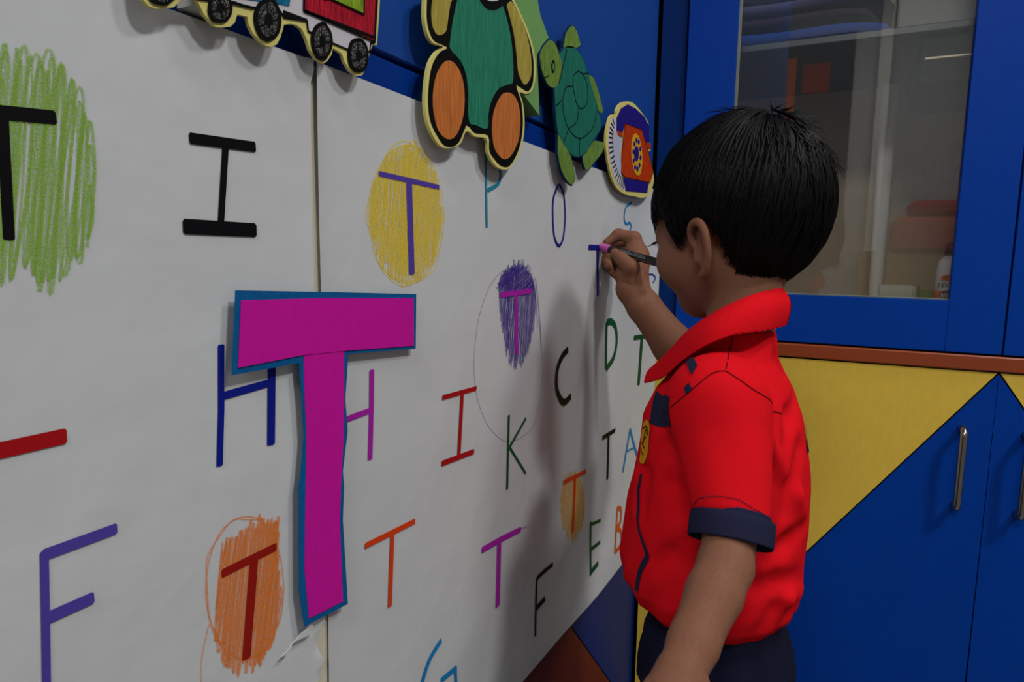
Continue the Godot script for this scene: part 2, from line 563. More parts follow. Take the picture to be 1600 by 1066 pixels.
func side_cupboards() -> void:
	var t := base("wall_cupboard", Vector3(-0.6, 0, -0.3), "blue built-in cupboard wall behind the white chart paper", "cupboard")
	var f := -0.334
	var dk := mat(Color(0.05, 0.07, 0.12), 0.8)
	put("carcass", boxes([[Vector3(-0.855, 0.0, -1.70), Vector3(f - 0.02, 2.3, 1.15)]]), dk, t)
	put("upper_panel", boxes([[Vector3(f - 0.018, 1.1155, -1.232), Vector3(f, 2.3, 1.15)]]), paint(Color(0.10, 0.265, 0.57)), t)
	put("middle_rail", boxes([[Vector3(f - 0.018, 0.824, -1.232), Vector3(f, 1.1115, 1.15)]]), paint(Color(0.0, 0.19, 0.52)), t)
	put("counter_strip", boxes([[Vector3(f - 0.018, 0.796, -1.232), Vector3(f, 0.821, 1.15)]]), paint(Color(0.5, 0.22, 0.09)), t)
	put("plinth", boxes([[Vector3(f - 0.018, 0.0, -1.232), Vector3(f - 0.008, 0.048, 1.15)]]), dk, t)
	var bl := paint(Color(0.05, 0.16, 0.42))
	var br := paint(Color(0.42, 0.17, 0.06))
	var ua := Vector3(0, 0, -1)
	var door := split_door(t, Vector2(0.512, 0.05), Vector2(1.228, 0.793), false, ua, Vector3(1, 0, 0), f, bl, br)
	put("handle", handle_mesh(Vector3(f, 0.3, -0.552), 0.12, Vector3(1, 0, 0)), mat(Color(0.6, 0.58, 0.55), 0.25, 1.0), door)
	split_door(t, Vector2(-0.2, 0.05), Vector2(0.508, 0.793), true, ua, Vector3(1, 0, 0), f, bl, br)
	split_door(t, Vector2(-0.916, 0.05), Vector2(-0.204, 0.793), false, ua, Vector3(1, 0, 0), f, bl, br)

func far_cabinets() -> void:
	var ua := Vector3(1, 0, 0)
	var n := Vector3(0, 0, 1)
	var dk := mat(Color(0.03, 0.03, 0.04), 0.8)
	var steel := mat(Color(0.62, 0.6, 0.57), 0.28, 1.0)
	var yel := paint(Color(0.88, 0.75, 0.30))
	var bl := paint(blue)
	# lower unit
	var t := base("base_cabinet", Vector3(0.3, 0, -1.45), "yellow and blue base cabinet doors with steel bar handles under the orange worktop", "cabinet")
	put("carcass", boxes([[Vector3(-0.328, 0.0, -1.70), Vector3(1.3, 0.79, FZ - 0.019)]]), dk, t)
	var d1 := split_door(t, Vector2(-0.325, 0.05), Vector2(0.2140, 0.7945), true, ua, n, FZ, yel, bl)
	put("handle", handle_mesh(Vector3(0.1752, 0.644, FZ), 0.124, n), steel, d1, "polished steel bar handle")
	var d2 := split_door(t, Vector2(0.2165, 0.05), Vector2(0.72, 0.7945), false, ua, n, FZ, yel, bl)
	put("handle", handle_mesh(Vector3(0.256, 0.644, FZ), 0.124, n), steel, d2, "polished steel bar handle")
	split_door(t, Vector2(0.7225, 0.05), Vector2(1.26, 0.7945), true, ua, n, FZ, yel, bl)
	# worktop
	var w := put("worktop", boxes([[Vector3(-0.329, 0.7975, -1.705), Vector3(1.3, 0.8205, FZ + 0.004)]], 0.002), mat(Color(0.56, 0.24, 0.09), 0.4, 0.0, "board", 4.0))
	tag(w, "orange-brown worktop edge between the glass cabinet and the yellow doors", "worktop")
	# upper unit
	var u := base("glass_cabinet", Vector3(0.3, 0.8215, -1.45), "blue wall cabinet with a large glass door above the orange worktop", "cabinet")
	var inner := mat(Color(0.68, 0.62, 0.52), 0.7, 0.0, "board", 2.0)
	put("carcass", boxes([[Vector3(-0.328, 0.8215, -1.66), Vector3(1.3, 2.25, -1.64)], [Vector3(-0.328, 0.8215, -1.64), Vector3(-0.31, 2.25, FZ - 0.022)], [Vector3(1.28, 0.8215, -1.64), Vector3(1.3, 2.25, FZ - 0.022)], [Vector3(-0.31, 0.8215, -1.64), Vector3(1.28, 0.838, FZ - 0.022)], [Vector3(-0.31, 2.23, -1.64), Vector3(1.28, 2.25, FZ - 0.022)]]), inner, u)
	put("filler_strip", boxes([[Vector3(-0.328, 0.8215, FZ - 0.03), Vector3(-0.2825, 2.25, FZ - 0.008)]]), paint(Color(0.0, 0.17, 0.42)), u)
	put("divider", boxes([[Vector3(0.206, 0.838, -1.64), Vector3(0.224, 2.23, FZ - 0.022)]]), inner, u)
	for k in 2:
		var x0 := -0.2785 + k * 0.4965
		var x1 := x0 + 0.494
		var gx0 := x0 + 0.083
		var gx1 := x1 - 0.073
		var gy0 := 0.9035
		var gy1 := 2.12
		var dr := put("door", boxes([[Vector3(x0, 0.8235, FZ - 0.02), Vector3(gx0, 2.245, FZ)], [Vector3(gx1, 0.8235, FZ - 0.02), Vector3(x1, 2.245, FZ)], [Vector3(gx0, 0.8235, FZ - 0.02), Vector3(gx1, gy0, FZ)], [Vector3(gx0, gy1, FZ - 0.02), Vector3(gx1, 2.245, FZ)]], 0.0008), bl, u)
		var g := mat(Color(0.75, 0.82, 0.8, 0.02), 0.02)
		g.transparency = BaseMaterial3D.TRANSPARENCY_ALPHA
		g.metallic_specular = 1.0
		put("glass_pane", boxes([[Vector3(gx0 - 0.006, gy0 - 0.006, FZ - 0.015), Vector3(gx1 + 0.006, gy1 + 0.006, FZ - 0.011)]], 0.0005), g, dr)
		put("glass_bead", boxes([[Vector3(gx0, gy0, FZ - 0.0105), Vector3(gx0 + 0.0045, gy1, FZ - 0.003)], [Vector3(gx0, gy0, FZ - 0.0105), Vector3(gx1, gy0 + 0.0025, FZ - 0.004)]], 0.0005), mat(Color(0.42, 0.45, 0.42), 0.4), dr, "grey glazing bead")
	put("shelf", boxes([[Vector3(-0.31, 1.322, -1.64), Vector3(0.2055, 1.334, -1.275)]]), mat(Color(0.22, 0.24, 0.25), 0.3), u, "dark grey inner shelf")
	put("shelf", boxes([[Vector3(0.2245, 1.322, -1.64), Vector3(1.28, 1.334, -1.275)]]), mat(Color(0.22, 0.24, 0.25), 0.3), u)

# a folded cloth: a soft, slightly sagging pad with rounded front folds
func cloth_pad(lo: Vector3, hi: Vector3, sag: float) -> ArrayMesh:
	var s := Soup.new()
	var rings := []
	for i in 15:
		var u := i / 14.0
		var x := lerpf(lo.x, hi.x, u)
		var ring := []
		var h := (hi.y - lo.y) * (1.0 - 0.25 * pow(absf(u - 0.45) * 2.0, 3.0))
		var end := sqrt(maxf(0.0, 1.0 - pow(absf(u * 2.0 - 1.0), 10.0)))
		for k in 20:
			var t := TAU * k / 20
			var cz := signf(cos(t)) * pow(absf(cos(t)), 0.45)
			var cy := signf(sin(t)) * pow(absf(sin(t)), 0.45)
			ring.append(Vector3(x, lo.y + h * 0.5 * (1.0 + cy * (0.25 + 0.75 * end)) + sag * sin(u * 7.0 + cz), (lo.z + hi.z) * 0.5 + cz * (hi.z - lo.z) * 0.5 * (0.55 + 0.45 * end) + 0.004 * sin(u * 11.0)))
		rings.append(ring)
	s.loft(rings)
	for e in [0, 14]:
		var c := Vector3.ZERO
		for p in rings[e]: c += p
		c /= 20.0
		for k in 20: s.flat_tri(rings[e][k], rings[e][(k + 1) % 20], c, Vector3(-1 if e == 0 else 1, 0, 0))
	return s.mesh()

func lathe(at: Vector3, prof: Array, n := 24) -> ArrayMesh:
	var s := Soup.new()
	var rings := []
	for p in prof: rings.append(ellipse_ring(at + Vector3(0, p[1], 0), Vector3(maxf(p[0], 0.0002), 0, 0), Vector3(0, 0, maxf(p[0], 0.0002)), n))
	s.loft(rings)
	return s.mesh()

func cabinet_contents() -> void:
	var g := "folded cloths on the cabinet shelf"
	var cl := [[Color(0.12, 0.25, 0.55), 1.3345, 1.366, 0.06, "bright blue folded cloth lying lowest on the cabinet shelf"], [Color(0.2, 0.16, 0.22), 1.3665, 1.389, 0.03, "dark plum folded cloth second from the bottom of the shelf pile"], [Color(0.3, 0.3, 0.45), 1.3895, 1.414, 0.05, "greyish blue folded cloth third from the bottom of the shelf pile"], [Color(0.36, 0.33, 0.46), 1.4145, 1.44, 0.04, "pale violet folded cloth on top of the shelf pile"]]
	for c in cl:
		var o := put("folded_cloth", cloth_pad(Vector3(-0.29, c[1], -1.60), Vector3(c[3] - 0.01, c[2], -1.30), 0.0007), mat(c[0], 0.95, 0.0, "weave", 12.0))
		tag(o, c[4], "cloth", g)
	var ct := put("white_carton", boxes([[Vector3(0.045, 1.3345, -1.60), Vector3(0.2, 1.47, -1.37)]], 0.003), mat(Color(0.72, 0.71, 0.66), 0.6))
	tag(ct, "off-white carton standing on the cabinet shelf right of the folded cloths", "carton")
	# tray hung below the shelf
	var t := base("drawer_tray", Vector3(0.13, 1.28, -1.42), "black drawer tray under the right end of the cabinet shelf", "tray")
	put("body", boxes([[Vector3(0.075, 1.245, -1.55), Vector3(0.203, 1.3205, -1.29)]], 0.006), mat(Color(0.035, 0.033, 0.035), 0.5), t)
	put("metal_strip", boxes([[Vector3(0.085, 1.282, -1.289), Vector3(0.150, 1.286, -1.286)]], 0.0008), mat(Color(0.75, 0.7, 0.6), 0.3, 0.6), t, "pale metal strip")
	# white rolled chart leaning at the back
	var s := Soup.new()
	s.tube([Vector3(0.052, 0.84, -1.55), Vector3(0.050, 1.31, -1.575)], [0.012, 0.016], 16)
	tag(put("paper_roll", s.mesh(), mat(Color(0.85, 0.85, 0.82), 0.8)), "slim white paper roll standing upright inside the glass cabinet", "paper roll")
	# glue bottle
	var at := Vector3(0.1545, 0.8385, -1.33)
	var b := base("glue_bottle", at, "white glue bottle with a dark blue cap in the corner of the glass cabinet", "bottle")
	put("body", lathe(at, [[0.0, 0], [0.021, 0.001], [0.0225, 0.006], [0.0225, 0.108], [0.020, 0.125], [0.0125, 0.134], [0.0, 0.135]]), mat(Color(0.8, 0.82, 0.82), 0.35), b)
	put("cap", lathe(at, [[0.0, 0.1345], [0.0135, 0.1347], [0.013, 0.148], [0.011, 0.156], [0.0, 0.157]]), mat(Color(0.03, 0.05, 0.2), 0.4), b, "dark blue screw cap")
	put("orange_band", lathe(at, [[0.0227, 0.028], [0.0229, 0.029], [0.0229, 0.075], [0.0227, 0.076]]), mat(Color(0.9, 0.35, 0.08), 0.5), b, "orange label band")
	var f := Soup.new()
	var prev := Vector3.ZERO
	for k in 25:
		var w := TAU * k / 24
		var x := -0.006 + 0.0110 * cos(w)
		var p := at + Vector3(x, 0.069 + 0.0085 * sin(w), sqrt(0.0232 * 0.0232 - x * x))
		if k > 0: f.flat_tri(prev, p, at + Vector3(-0.006, 0.069, 0.0234), Vector3(0, 0, 1))
		prev = p
	put("emblem", f.mesh(), mat(Color(0.04, 0.09, 0.3), 0.5), b, "dark blue oval emblem")
	text_on("lettering", "FEVICRYL", 0.0066, Transform3D(Basis(Vector3(0, 1, 0), -0.2), at + Vector3(-0.0005, 0.0860, 0.0236)), mat(Color(0.05, 0.06, 0.2), 0.5), b)
	text_on("lettering", "No.1", 0.0065, Transform3D(Basis(Vector3(0, 1, 0), -0.1), at + Vector3(-0.006, 0.069, 0.0237)), mat(Color(0.75, 0.78, 0.85), 0.5), b)
	f = Soup.new()
	for q in [[-0.006, 0.006], [-0.0125, 0.0045], [0.0, 0.004]]:
		for k in 12:
			var w0 := TAU * k / 12
			var w1 := TAU * (k + 1) / 12
			var c: Vector3 = at + Vector3(q[0], 0.098, 0.0229)
			f.flat_tri(c, c + Vector3(cos(w0), sin(w0), 0) * q[1], c + Vector3(cos(w1), sin(w1), 0) * q[1], Vector3(0, 0, 1))
	put("logo", f.mesh(), mat(Color(0.8, 0.25, 0.1), 0.5), b, "red orange label flourish")
	# clear box and green block
	var jar := base("plastic_box", Vector3(0.075, 0.8385, -1.34), "low clear plastic box with a dark green side beside the glue bottle", "box")
	var pl := mat(Color(0.8, 0.85, 0.8, 0.25), 0.1)
	pl.transparency = BaseMaterial3D.TRANSPARENCY_ALPHA
	put("walls", boxes([[Vector3(0.050, 0.8385, -1.37), Vector3(0.105, 0.922, -1.367)], [Vector3(0.050, 0.8385, -1.313), Vector3(0.105, 0.922, -1.31)], [Vector3(0.050, 0.8385, -1.367), Vector3(0.053, 0.922, -1.313)], [Vector3(0.053, 0.8385, -1.367), Vector3(0.102, 0.8415, -1.313)]]), pl, jar)
	put("side_panel", boxes([[Vector3(0.1022, 0.8418, -1.3665), Vector3(0.1085, 0.922, -1.313)]]), mat(Color(0.12, 0.24, 0.1), 0.4), jar, "dark green side")
	var gb := put("green_packet", boxes([[Vector3(0.1115, 0.8385, -1.42), Vector3(0.136, 0.912, -1.375)]], 0.003), mat(Color(0.3, 0.45, 0.08), 0.5))
	tag(gb, "small olive green packet between the plastic box and the glue bottle", "packet")

func text_on(called: String, words: String, high: float, at: Transform3D, m: Material, parent: Node3D) -> void:
	var t := TextMesh.new()
	var f := SystemFont.new()
	f.font_names = PackedStringArray(["Droid Sans"])
	f.font_weight = 700
	t.font = f
	t.text = words
	t.font_size = 32
	t.pixel_size = high / 23.0
	t.depth = 0.0003
	var o := put(called, t, m, parent)
	o.transform = Transform3D(at.basis, at.origin + o.position)

# ---------------------------------------------------------------- chart paper
# how far the paper stands off its plane at s mm along the wall and y mm up
func lift(s: float, y: float) -> float:
	var o := 0.0
	o += 0.0011 * sin(s * 0.021 + 0.6 * sin(y * 0.006)) * smoothstep(420.0, 1000.0, s)
	o += 0.0006 * sin(s * 0.012 + y * 0.009) + 0.0004 * sin(y * 0.02 - s * 0.006)
	if s > 1120.0: o += 0.016 * pow((s - 1120.0) / 105.0, 2.0)
	if s > 349.0: o += 0.0022 * exp(-(s - 354.0) / 9.0)                # the overlapping edge stands up a little
	elif s > 300.0: o += 0.0012 * exp((s - 349.0) / 12.0)
	o += 0.005 * smoothstep(560.0, 420.0, y) * (0.4 + 0.6 * smoothstep(300.0, 1100.0, s))   # the lower edge hangs free
	return o + 0.0016

func at_paper(s: float, y: float, off := 0.0) -> Vector3: return Vector3(WX + lift(s, y) + off, y * 0.001, -s * 0.001)

func paper_mesh(s0: Callable, s1: Callable, y0: Callable, y1: Callable, ns: int, nyy: int) -> ArrayMesh:
	var p := []
	for i in ns + 1:
		var row := []
		for k in nyy + 1:
			var v := k / float(nyy)
			var yy := lerpf(430.0, 1087.0, v)
			var s := lerpf(s0.call(yy), s1.call(yy), i / float(ns))
			row.append(at_paper(s, lerpf(y0.call(s), y1.call(s), v)))
		p.append(row)
	var so := Soup.new()
	so.loft(p, false)
	# the back and the thin edges, so that the sheet has thickness
	var b := []
	for row in p:
		var r2 := []
		for q in row: r2.append(q - Vector3(0.0004, 0, 0))
		b.append(r2)
	for i in ns:
		for k in nyy: so.quad(b[i][k], b[i + 1][k], b[i + 1][k + 1], b[i][k + 1], Vector3(-1, 0, 0))
		so.quad(p[i][0], p[i + 1][0], b[i + 1][0], b[i][0], Vector3(0, -1, 0))
		so.quad(p[i][nyy], p[i + 1][nyy], b[i + 1][nyy], b[i][nyy], Vector3(0, 1, 0))
	for k in nyy:
		so.quad(p[0][k], p[0][k + 1], b[0][k + 1], b[0][k], Vector3(0, 0, 1))
		so.quad(p[ns][k], p[ns][k + 1], b[ns][k + 1], b[ns][k], Vector3(0, 0, -1))
	for i in so.n.size():                                  # loft normals face the room
		if so.n[i].x < 0.0 and i < ns * nyy * 6: so.n[i] = -so.n[i]
	for i in range(0, ns * nyy * 6, 3):
		if (so.v[i + 1] - so.v[i]).cross(so.v[i + 2] - so.v[i]).x > 0.0:
			var q := so.v[i + 1]; so.v[i + 1] = so.v[i + 2]; so.v[i + 2] = q
			var m := so.n[i + 1]; so.n[i + 1] = so.n[i + 2]; so.n[i + 2] = m
	return so.mesh()

func paper_sheets() -> void:
	var m := mat(Color(0.745, 0.76, 0.775), 0.85)
	var bump := NoiseTexture2D.new()
	bump.width = 512; bump.height = 512; bump.seamless = true; bump.as_normal_map = true; bump.bump_strength = 3.0
	bump.noise = noise(21, 0.006, 4)
	m.normal_enabled = true
	m.normal_texture = bump
	m.normal_scale = 0.5
	m.uv1_triplanar = true
	m.uv1_world_triplanar = true
	m.uv1_scale = Vector3(3, 3, 3)
	sheet_a = put("chart_paper", paper_mesh(func(_y): return -260.0, func(y): return 351.0 + 3.0 * sin(y * 0.011) - (9.0 * smoothstep(700.0, 680.0, y) * (0.7 + 0.3 * sin(y * 0.19))), func(_s): return 441.0, func(s): return 1084.5 + s * 0.008, 90, 90), m)
	tag(sheet_a, "white chart paper sheet on the left with a green scribbled T", "chart paper")
	sheet_b = put("chart_paper", paper_mesh(func(y): return 355.0 + 1.5 * sin(y * 0.009 + 1.0), func(y): return 1228.0 + 4.0 * smoothstep(900.0, 600.0, y) * 0.0, func(s): return lerpf(447.0, 418.0, clampf((s - 500.0) / 600.0, 0.0, 1.0)), func(s): return 1089.0 - s * 0.004, 150, 90), m)
	tag(sheet_b, "white chart paper sheet on the right that the boy is writing on", "chart paper")
	for q in [[336, 700, 337, 692, 330, 692, 324, 693, 318, 694, 314, 693, 320, 695, 326, 697, 331, 697], [316, 693, 316, 691, 313, 689, 310, 689, 306, 690, 310, 691, 313, 692]]: card("torn_edge", outline(q), WX + 0.0058, WX + 0.0063, m, sheet_a, "torn paper edge")
	# the strip of brown backing tape that shows in the joint
	var s := Soup.new()
	s.box(Vector3(WX - 0.0004, 0.45, -0.362), Vector3(WX + 0.0002, 1.085, -0.340), 0.0001)
	tag(put("joint_tape", s.mesh(), mat(Color(0.80, 0.775, 0.70), 0.7)), "beige tape strip showing in the joint between the two chart papers", "tape")

# a ribbon of ink that follows the paper
func ribbon(so: Soup, pts: Array, w: float, off: float, round_end := false) -> void:
	var p := []
	for i in pts.size() - 1:
		var a: Vector2 = pts[i]
		var b: Vector2 = pts[i + 1]
		var n := maxi(1, int(a.distance_to(b) / 7.0))
		for k in n: p.append(a.lerp(b, k / float(n)))
	p.append(pts[-1])
	if round_end and p.size() > 1:                       # blunt, slightly rounded ends
		p.insert(1, (p[0] as Vector2).lerp(p[1], minf(0.45, w * 0.13 / maxf(p[0].distance_to(p[1]), 0.01))))
		p.insert(p.size() - 1, (p[-1] as Vector2).lerp(p[-2], minf(0.45, w * 0.13 / maxf(p[-1].distance_to(p[-2]), 0.01))))
	var l := []
	var r := []
	for i in p.size():
		var t: Vector2 = (p[mini(i + 1, p.size() - 1)] - p[maxi(i - 1, 0)]).normalized()
		var hw := w * 0.5
		if round_end and (i == 0 or i == p.size() - 1): hw *= 0.72
		var o := Vector2(-t.y, t.x) * hw
		l.append(p[i] + o); r.append(p[i] - o)
	var n := Vector3(1, 0, 0)
	for i in p.size() - 1:
		var q := [l[i], r[i], r[i + 1], l[i + 1]]
		for tr in [[0, 1, 2], [0, 2, 3]]:
			var a: Vector2 = q[tr[0]]
			var b: Vector2 = q[tr[1]]
			var c: Vector2 = q[tr[2]]
			if (b - a).cross(c - a) > 0.0:
				var h := b; b = c; c = h
			for v in [a, b, c]:
				so.v.append(at_paper(v.x, v.y, off)); so.n.append(n); so.uv.append(v * 0.02)

func smooth(flat: Array) -> Array:
	var p := []
	for i in range(0, flat.size(), 2): p.append(Vector2(flat[i], flat[i + 1]))
	if p.size() < 4: return p
	var o := []
	for i in p.size() - 1:
		var a: Vector2 = p[maxi(i - 1, 0)]
		var d: Vector2 = p[mini(i + 2, p.size() - 1)]
		for k in 6: o.append((p[i] as Vector2).cubic_interpolate(p[i + 1], a, d, k / 6.0))
	o.append(p[-1])
	return o

var layer := 0
func ink(sheet: MeshInstance3D, label: String, m: Material, strokes: Array) -> void:
	var so := Soup.new()
	for st in strokes:
		layer += 1
		ribbon(so, smooth(st[1]), st[0], 0.00062 + 0.000004 * layer, st[0] > 3.0)
	put("drawn_letter" if "letter" in label else "crayon_stroke", so.mesh(), m, sheet, label)

func scribble(sheet: MeshInstance3D, label: String, m: Material, flat: Array, angle: float, space: float, w: float, reps: int) -> void:
	var out := PackedVector2Array(smooth(flat + [flat[0], flat[1]]))
	var so := Soup.new()
	for rep in reps:
		var turn := deg_to_rad(angle) + rng.randf_range(-0.09, 0.09) * (rep + 0.6)
		var dir := Vector2(cos(turn), sin(turn))
		var nrm := Vector2(-dir.y, dir.x)
		var lo := INF
		var hi := -INF
		for p in out:
			lo = minf(lo, p.dot(nrm)); hi = maxf(hi, p.dot(nrm))
		var t := lo + space * 0.5
		var flip := false
		var path := []
		while t < hi:
			var a := INF
			var b := -INF
			for i in out.size() - 1:
				var d0 := out[i].dot(nrm) - t
				var d1 := out[i + 1].dot(nrm) - t
				if d0 * d1 < 0.0:
					var x := out[i].lerp(out[i + 1], d0 / (d0 - d1)).dot(dir)
					a = minf(a, x); b = maxf(b, x)
			if a < b:
				var l := b - a
				a += l * rng.randf_range(-0.03, 0.10); b -= l * rng.randf_range(-0.03, 0.10)
				if rng.randf() < 0.3: a += l * rng.randf() * 0.4
				elif rng.randf() < 0.3: b -= l * rng.randf() * 0.4
				var mid := dir * lerpf(a, b, rng.randf_range(0.4, 0.6)) + nrm * (t + rng.randf_range(-1, 1) * space * 0.6)
				var e0 := dir * a + nrm * t
				var e1 := dir * b + nrm * (t + rng.randf_range(-0.4, 0.4) * space)
				path.append_array([e1, mid, e0] if flip else [e0, mid, e1])
				flip = not flip
				if path.size() > 26 or rng.randf() < 0.10:
					ribbon(so, round_path(path), w * rng.randf_range(0.75, 1.25), 0.00030 + 0.00009 * rep + 0.00006 * rng.randf())
					path = [path[-1]]
			t += space * rng.randf_range(0.6, 1.5)
		if path.size() > 1: ribbon(so, round_path(path), w, 0.00030 + 0.00009 * rep + 0.00006 * rng.randf())
	put("crayon_scribble", so.mesh(), m, sheet, label)

func round_path(p: Array) -> Array:
	if p.size() < 3: return p
	var o := []
	for i in p.size() - 1:
		var a: Vector2 = p[maxi(i - 1, 0)]
		var d: Vector2 = p[mini(i + 2, p.size() - 1)]
		for k in 4: o.append((p[i] as Vector2).cubic_interpolate(p[i + 1], a, d, k / 4.0))
	o.append(p[-1])
	return o

func ring(sheet: MeshInstance3D, label: String, m: Material, w: float, flat: Array, turns: int) -> void:
	var so := Soup.new()
	for t in turns:
		var j := []
		for i in flat.size(): j.append(flat[i] + rng.randf_range(-1.4, 1.4) * (0.4 + t))
		if turns == 1: j = flat.duplicate()
		j.append_array([j[0], j[1]])
		if t > 0: j = j.slice(0, j.size() - 6)
		ribbon(so, smooth(j), w, 0.00028 + 0.00003 * t)
	put("crayon_stroke", so.mesh(), m, sheet, label)

func drawings() -> void:
	scribble(sheet_a, "green crayon scribble round a T", WAX.green, [136, 1038, 167, 1044, 175, 1043, 189, 1042, 197, 1033, 203, 1021, 203, 997, 199, 965, 190, 954, 182, 945, 168, 950, 129, 947], 84, 2.6, 1.5, 3)
	ring(sheet_a, "orange crayon ring", WAX.orange, 1.0, [315, 733, 311, 715, 302, 703, 291, 698, 279, 702, 268, 712, 260, 727, 255, 744, 254, 762, 257, 778, 264, 790, 274, 796, 286, 795, 297, 787, 307, 773, 313, 754], 2)
	scribble(sheet_a, "orange crayon scribble round a T", WAX.orange, [267, 785, 286, 786, 309, 784, 311, 773, 310, 750, 313, 734, 305, 703, 292, 694, 278, 695, 267, 707, 259, 727, 262, 757], 80, 1.5, 1.6, 2)
	ink(sheet_a, "thin orange crayon line", WAX.orange, [[0.9, [255, 739, 251, 728, 248, 715, 248, 702]]])
	ring(sheet_b, "yellow crayon ring", WAX.yellow, 1.1, [516, 997, 511, 973, 498, 953, 479, 941, 457, 937, 437, 942, 421, 954, 412, 971, 408, 990, 412, 1010, 423, 1028, 438, 1042, 458, 1049, 479, 1048, 498, 1038, 511, 1020], 3)
	scribble(sheet_b, "yellow crayon scribble round a T", WAX.yellow, [513, 997, 507, 971, 491, 951, 469, 941, 446, 941, 427, 951, 415, 969, 411, 991, 415, 1012, 428, 1031, 447, 1043, 469, 1047, 491, 1039, 507, 1021], 82, 1.9, 1.5, 3)
	scribble(sheet_b, "violet crayon scribble round a T", WAX.violet, [623, 939, 643, 947, 661, 951, 692, 947, 712, 926, 715, 903, 707, 868, 685, 841, 662, 840, 645, 852, 630, 885, 622, 916], 78, 1.9, 1.0, 3)
	scribble(sheet_b, "dense violet crayon cap", WAX.violet, [628, 940, 661, 951, 689, 947, 707, 931, 702, 920, 624, 926], 20, 1.6, 1.0, 2)
	ink(sheet_b, "violet crayon streak", WAX.violet, [[2.4, [713, 936, 722, 908, 730, 876, 734, 851]], [1.6, [709, 931, 717, 906, 722, 877]]])
	ring(sheet_b, "thin violet crayon oval", WAX.violet, 0.8, [643, 948, 623, 942, 600, 928, 580, 900, 571, 868, 571, 840, 580, 812, 603, 782, 638, 758, 671, 751, 712, 756, 733, 780, 741, 813, 738, 844, 725, 884, 698, 937], 1)
	scribble(sheet_b, "pale orange crayon smudge round a T", WAX.amber, [907, 592, 904, 570, 891, 557, 871, 554, 850, 562, 830, 579, 817, 602, 811, 625, 814, 644, 825, 658, 843, 662, 864, 656, 884, 640, 900, 617], 80, 3.2, 2.4, 2)
	ink(sheet_a, "thick black letter T on green crayon", INK.black, [[6.2, [144, 1017, 165, 1018, 187, 1020]], [4.7, [165, 1016, 164, 964]]])
	ink(sheet_a, "black letter I with thick bars", INK.black, [[6.2, [256, 1022, 302, 1024]], [4.4, [280, 1022, 275, 977]], [8.5, [250, 974, 301, 974]]])
	ink(sheet_a, "dark blue letter H", INK.blue, [[4.5, [272, 906, 270, 867, 267, 833]], [6.5, [310, 889, 307, 836]], [5.0, [272, 875, 306, 877]]])
	ink(sheet_a, "red bar of a letter cut by the frame", INK.red, [[7.5, [147, 872, 182, 872]], [4.7, [149, 930, 144, 872]]])
	ink(sheet_a, "violet letter F", INK.violet, [[3.9, [168, 820, 164, 750]], [5.8, [167, 818, 203, 818]], [6.3, [167, 787, 189, 787]]])
	ink(sheet_a, "dark red letter T on orange crayon", INK.darkred, [[5.6, [265, 766, 309, 766]], [6.9, [290, 765, 281, 701]]])
	ink(sheet_b, "magenta letter H beside the big T", INK.magenta, [[5.5, [410, 871, 409, 839, 407, 799]], [4.7, [368, 837, 409, 839]], [4.7, [366, 885, 362, 810]]])
	ink(sheet_b, "violet letter T on yellow crayon", INK.violet, [[4.2, [421, 1022, 507, 1020]], [8.2, [461, 1020, 464, 944]]])
	ink(sheet_b, "teal letter P below the bear", INK.teal, [[3.9, [592, 1070, 595, 989]], [4.2, [593, 1064, 621, 1051, 621, 1036, 597, 1026]]])
	ink(sheet_b, "dark blue letter O", INK.blue, [[4.1, [778, 1050, 763, 1032, 762, 1009, 768, 986, 783, 975, 797, 985, 802, 1011, 796, 1039, 780, 1051]]])
	ink(sheet_b, "dark blue letter T being drawn", INK.blue, [[7.4, [889, 975, 972, 976]], [8.2, [924, 973, 933, 905]]])
	ink(sheet_b, "light blue letter S", INK.azure, [[4.3, [1092, 1052, 1061, 1044, 1049, 1030, 1052, 1020, 1064, 1016, 1082, 1019, 1093, 1013, 1084, 1005]]])
	ink(sheet_b, "dark blue letter S behind the hand", INK.blue, [[2.8, [1192, 960, 1181, 945, 1187, 933, 1204, 932, 1214, 926, 1207, 917]]])
	ink(sheet_b, "dark green letter D", INK.green, [[9.1, [977, 863, 981, 789]], [10.5, [977, 862, 1002, 861, 1023, 849, 1030, 825, 1016, 802, 982, 789]]])
	ink(sheet_b, "dark green letter T near the collar", INK.green, [[8.5, [1133, 822, 1218, 819]], [11.0, [1171, 817, 1163, 733]]])
	ink(sheet_b, "black letter C", INK.black, [[9.7, [827, 838, 806, 831, 789, 815, 788, 793, 802, 775, 819, 767, 842, 771]]])
	ink(sheet_b, "red letter I with slanted bars", INK.red, [[4.6, [511, 830, 575, 828]], [6.1, [547, 829, 542, 766]], [5.5, [511, 767, 572, 763]]])
	ink(sheet_b, "dark green letter K", INK.green, [[4.8, [649, 785, 647, 699]], [4.1, [694, 772, 650, 746]], [3.5, [652, 747, 695, 704]]])
	ink(sheet_b, "magenta letter T on violet crayon", INK.magenta, [[6.1, [624, 920, 703, 921]], [7.2, [662, 918, 666, 851]]])
	ink(sheet_b, "black letter T beside the shirt", INK.black, [[7.6, [975, 680, 1040, 678]], [9.1, [1005, 677, 1009, 602]]])
	ink(sheet_b, "light blue letter A", INK.azure, [[8.1, [1132, 659, 1100, 588]], [6.5, [1132, 659, 1178, 590]], [3.5, [1113, 621, 1159, 618]]])
	ink(sheet_b, "dark green letter E", INK.green, [[7.2, [935, 557, 931, 472]], [5.1, [933, 553, 981, 543]], [6.2, [933, 513, 978, 508]], [8.7, [928, 477, 966, 478]]])
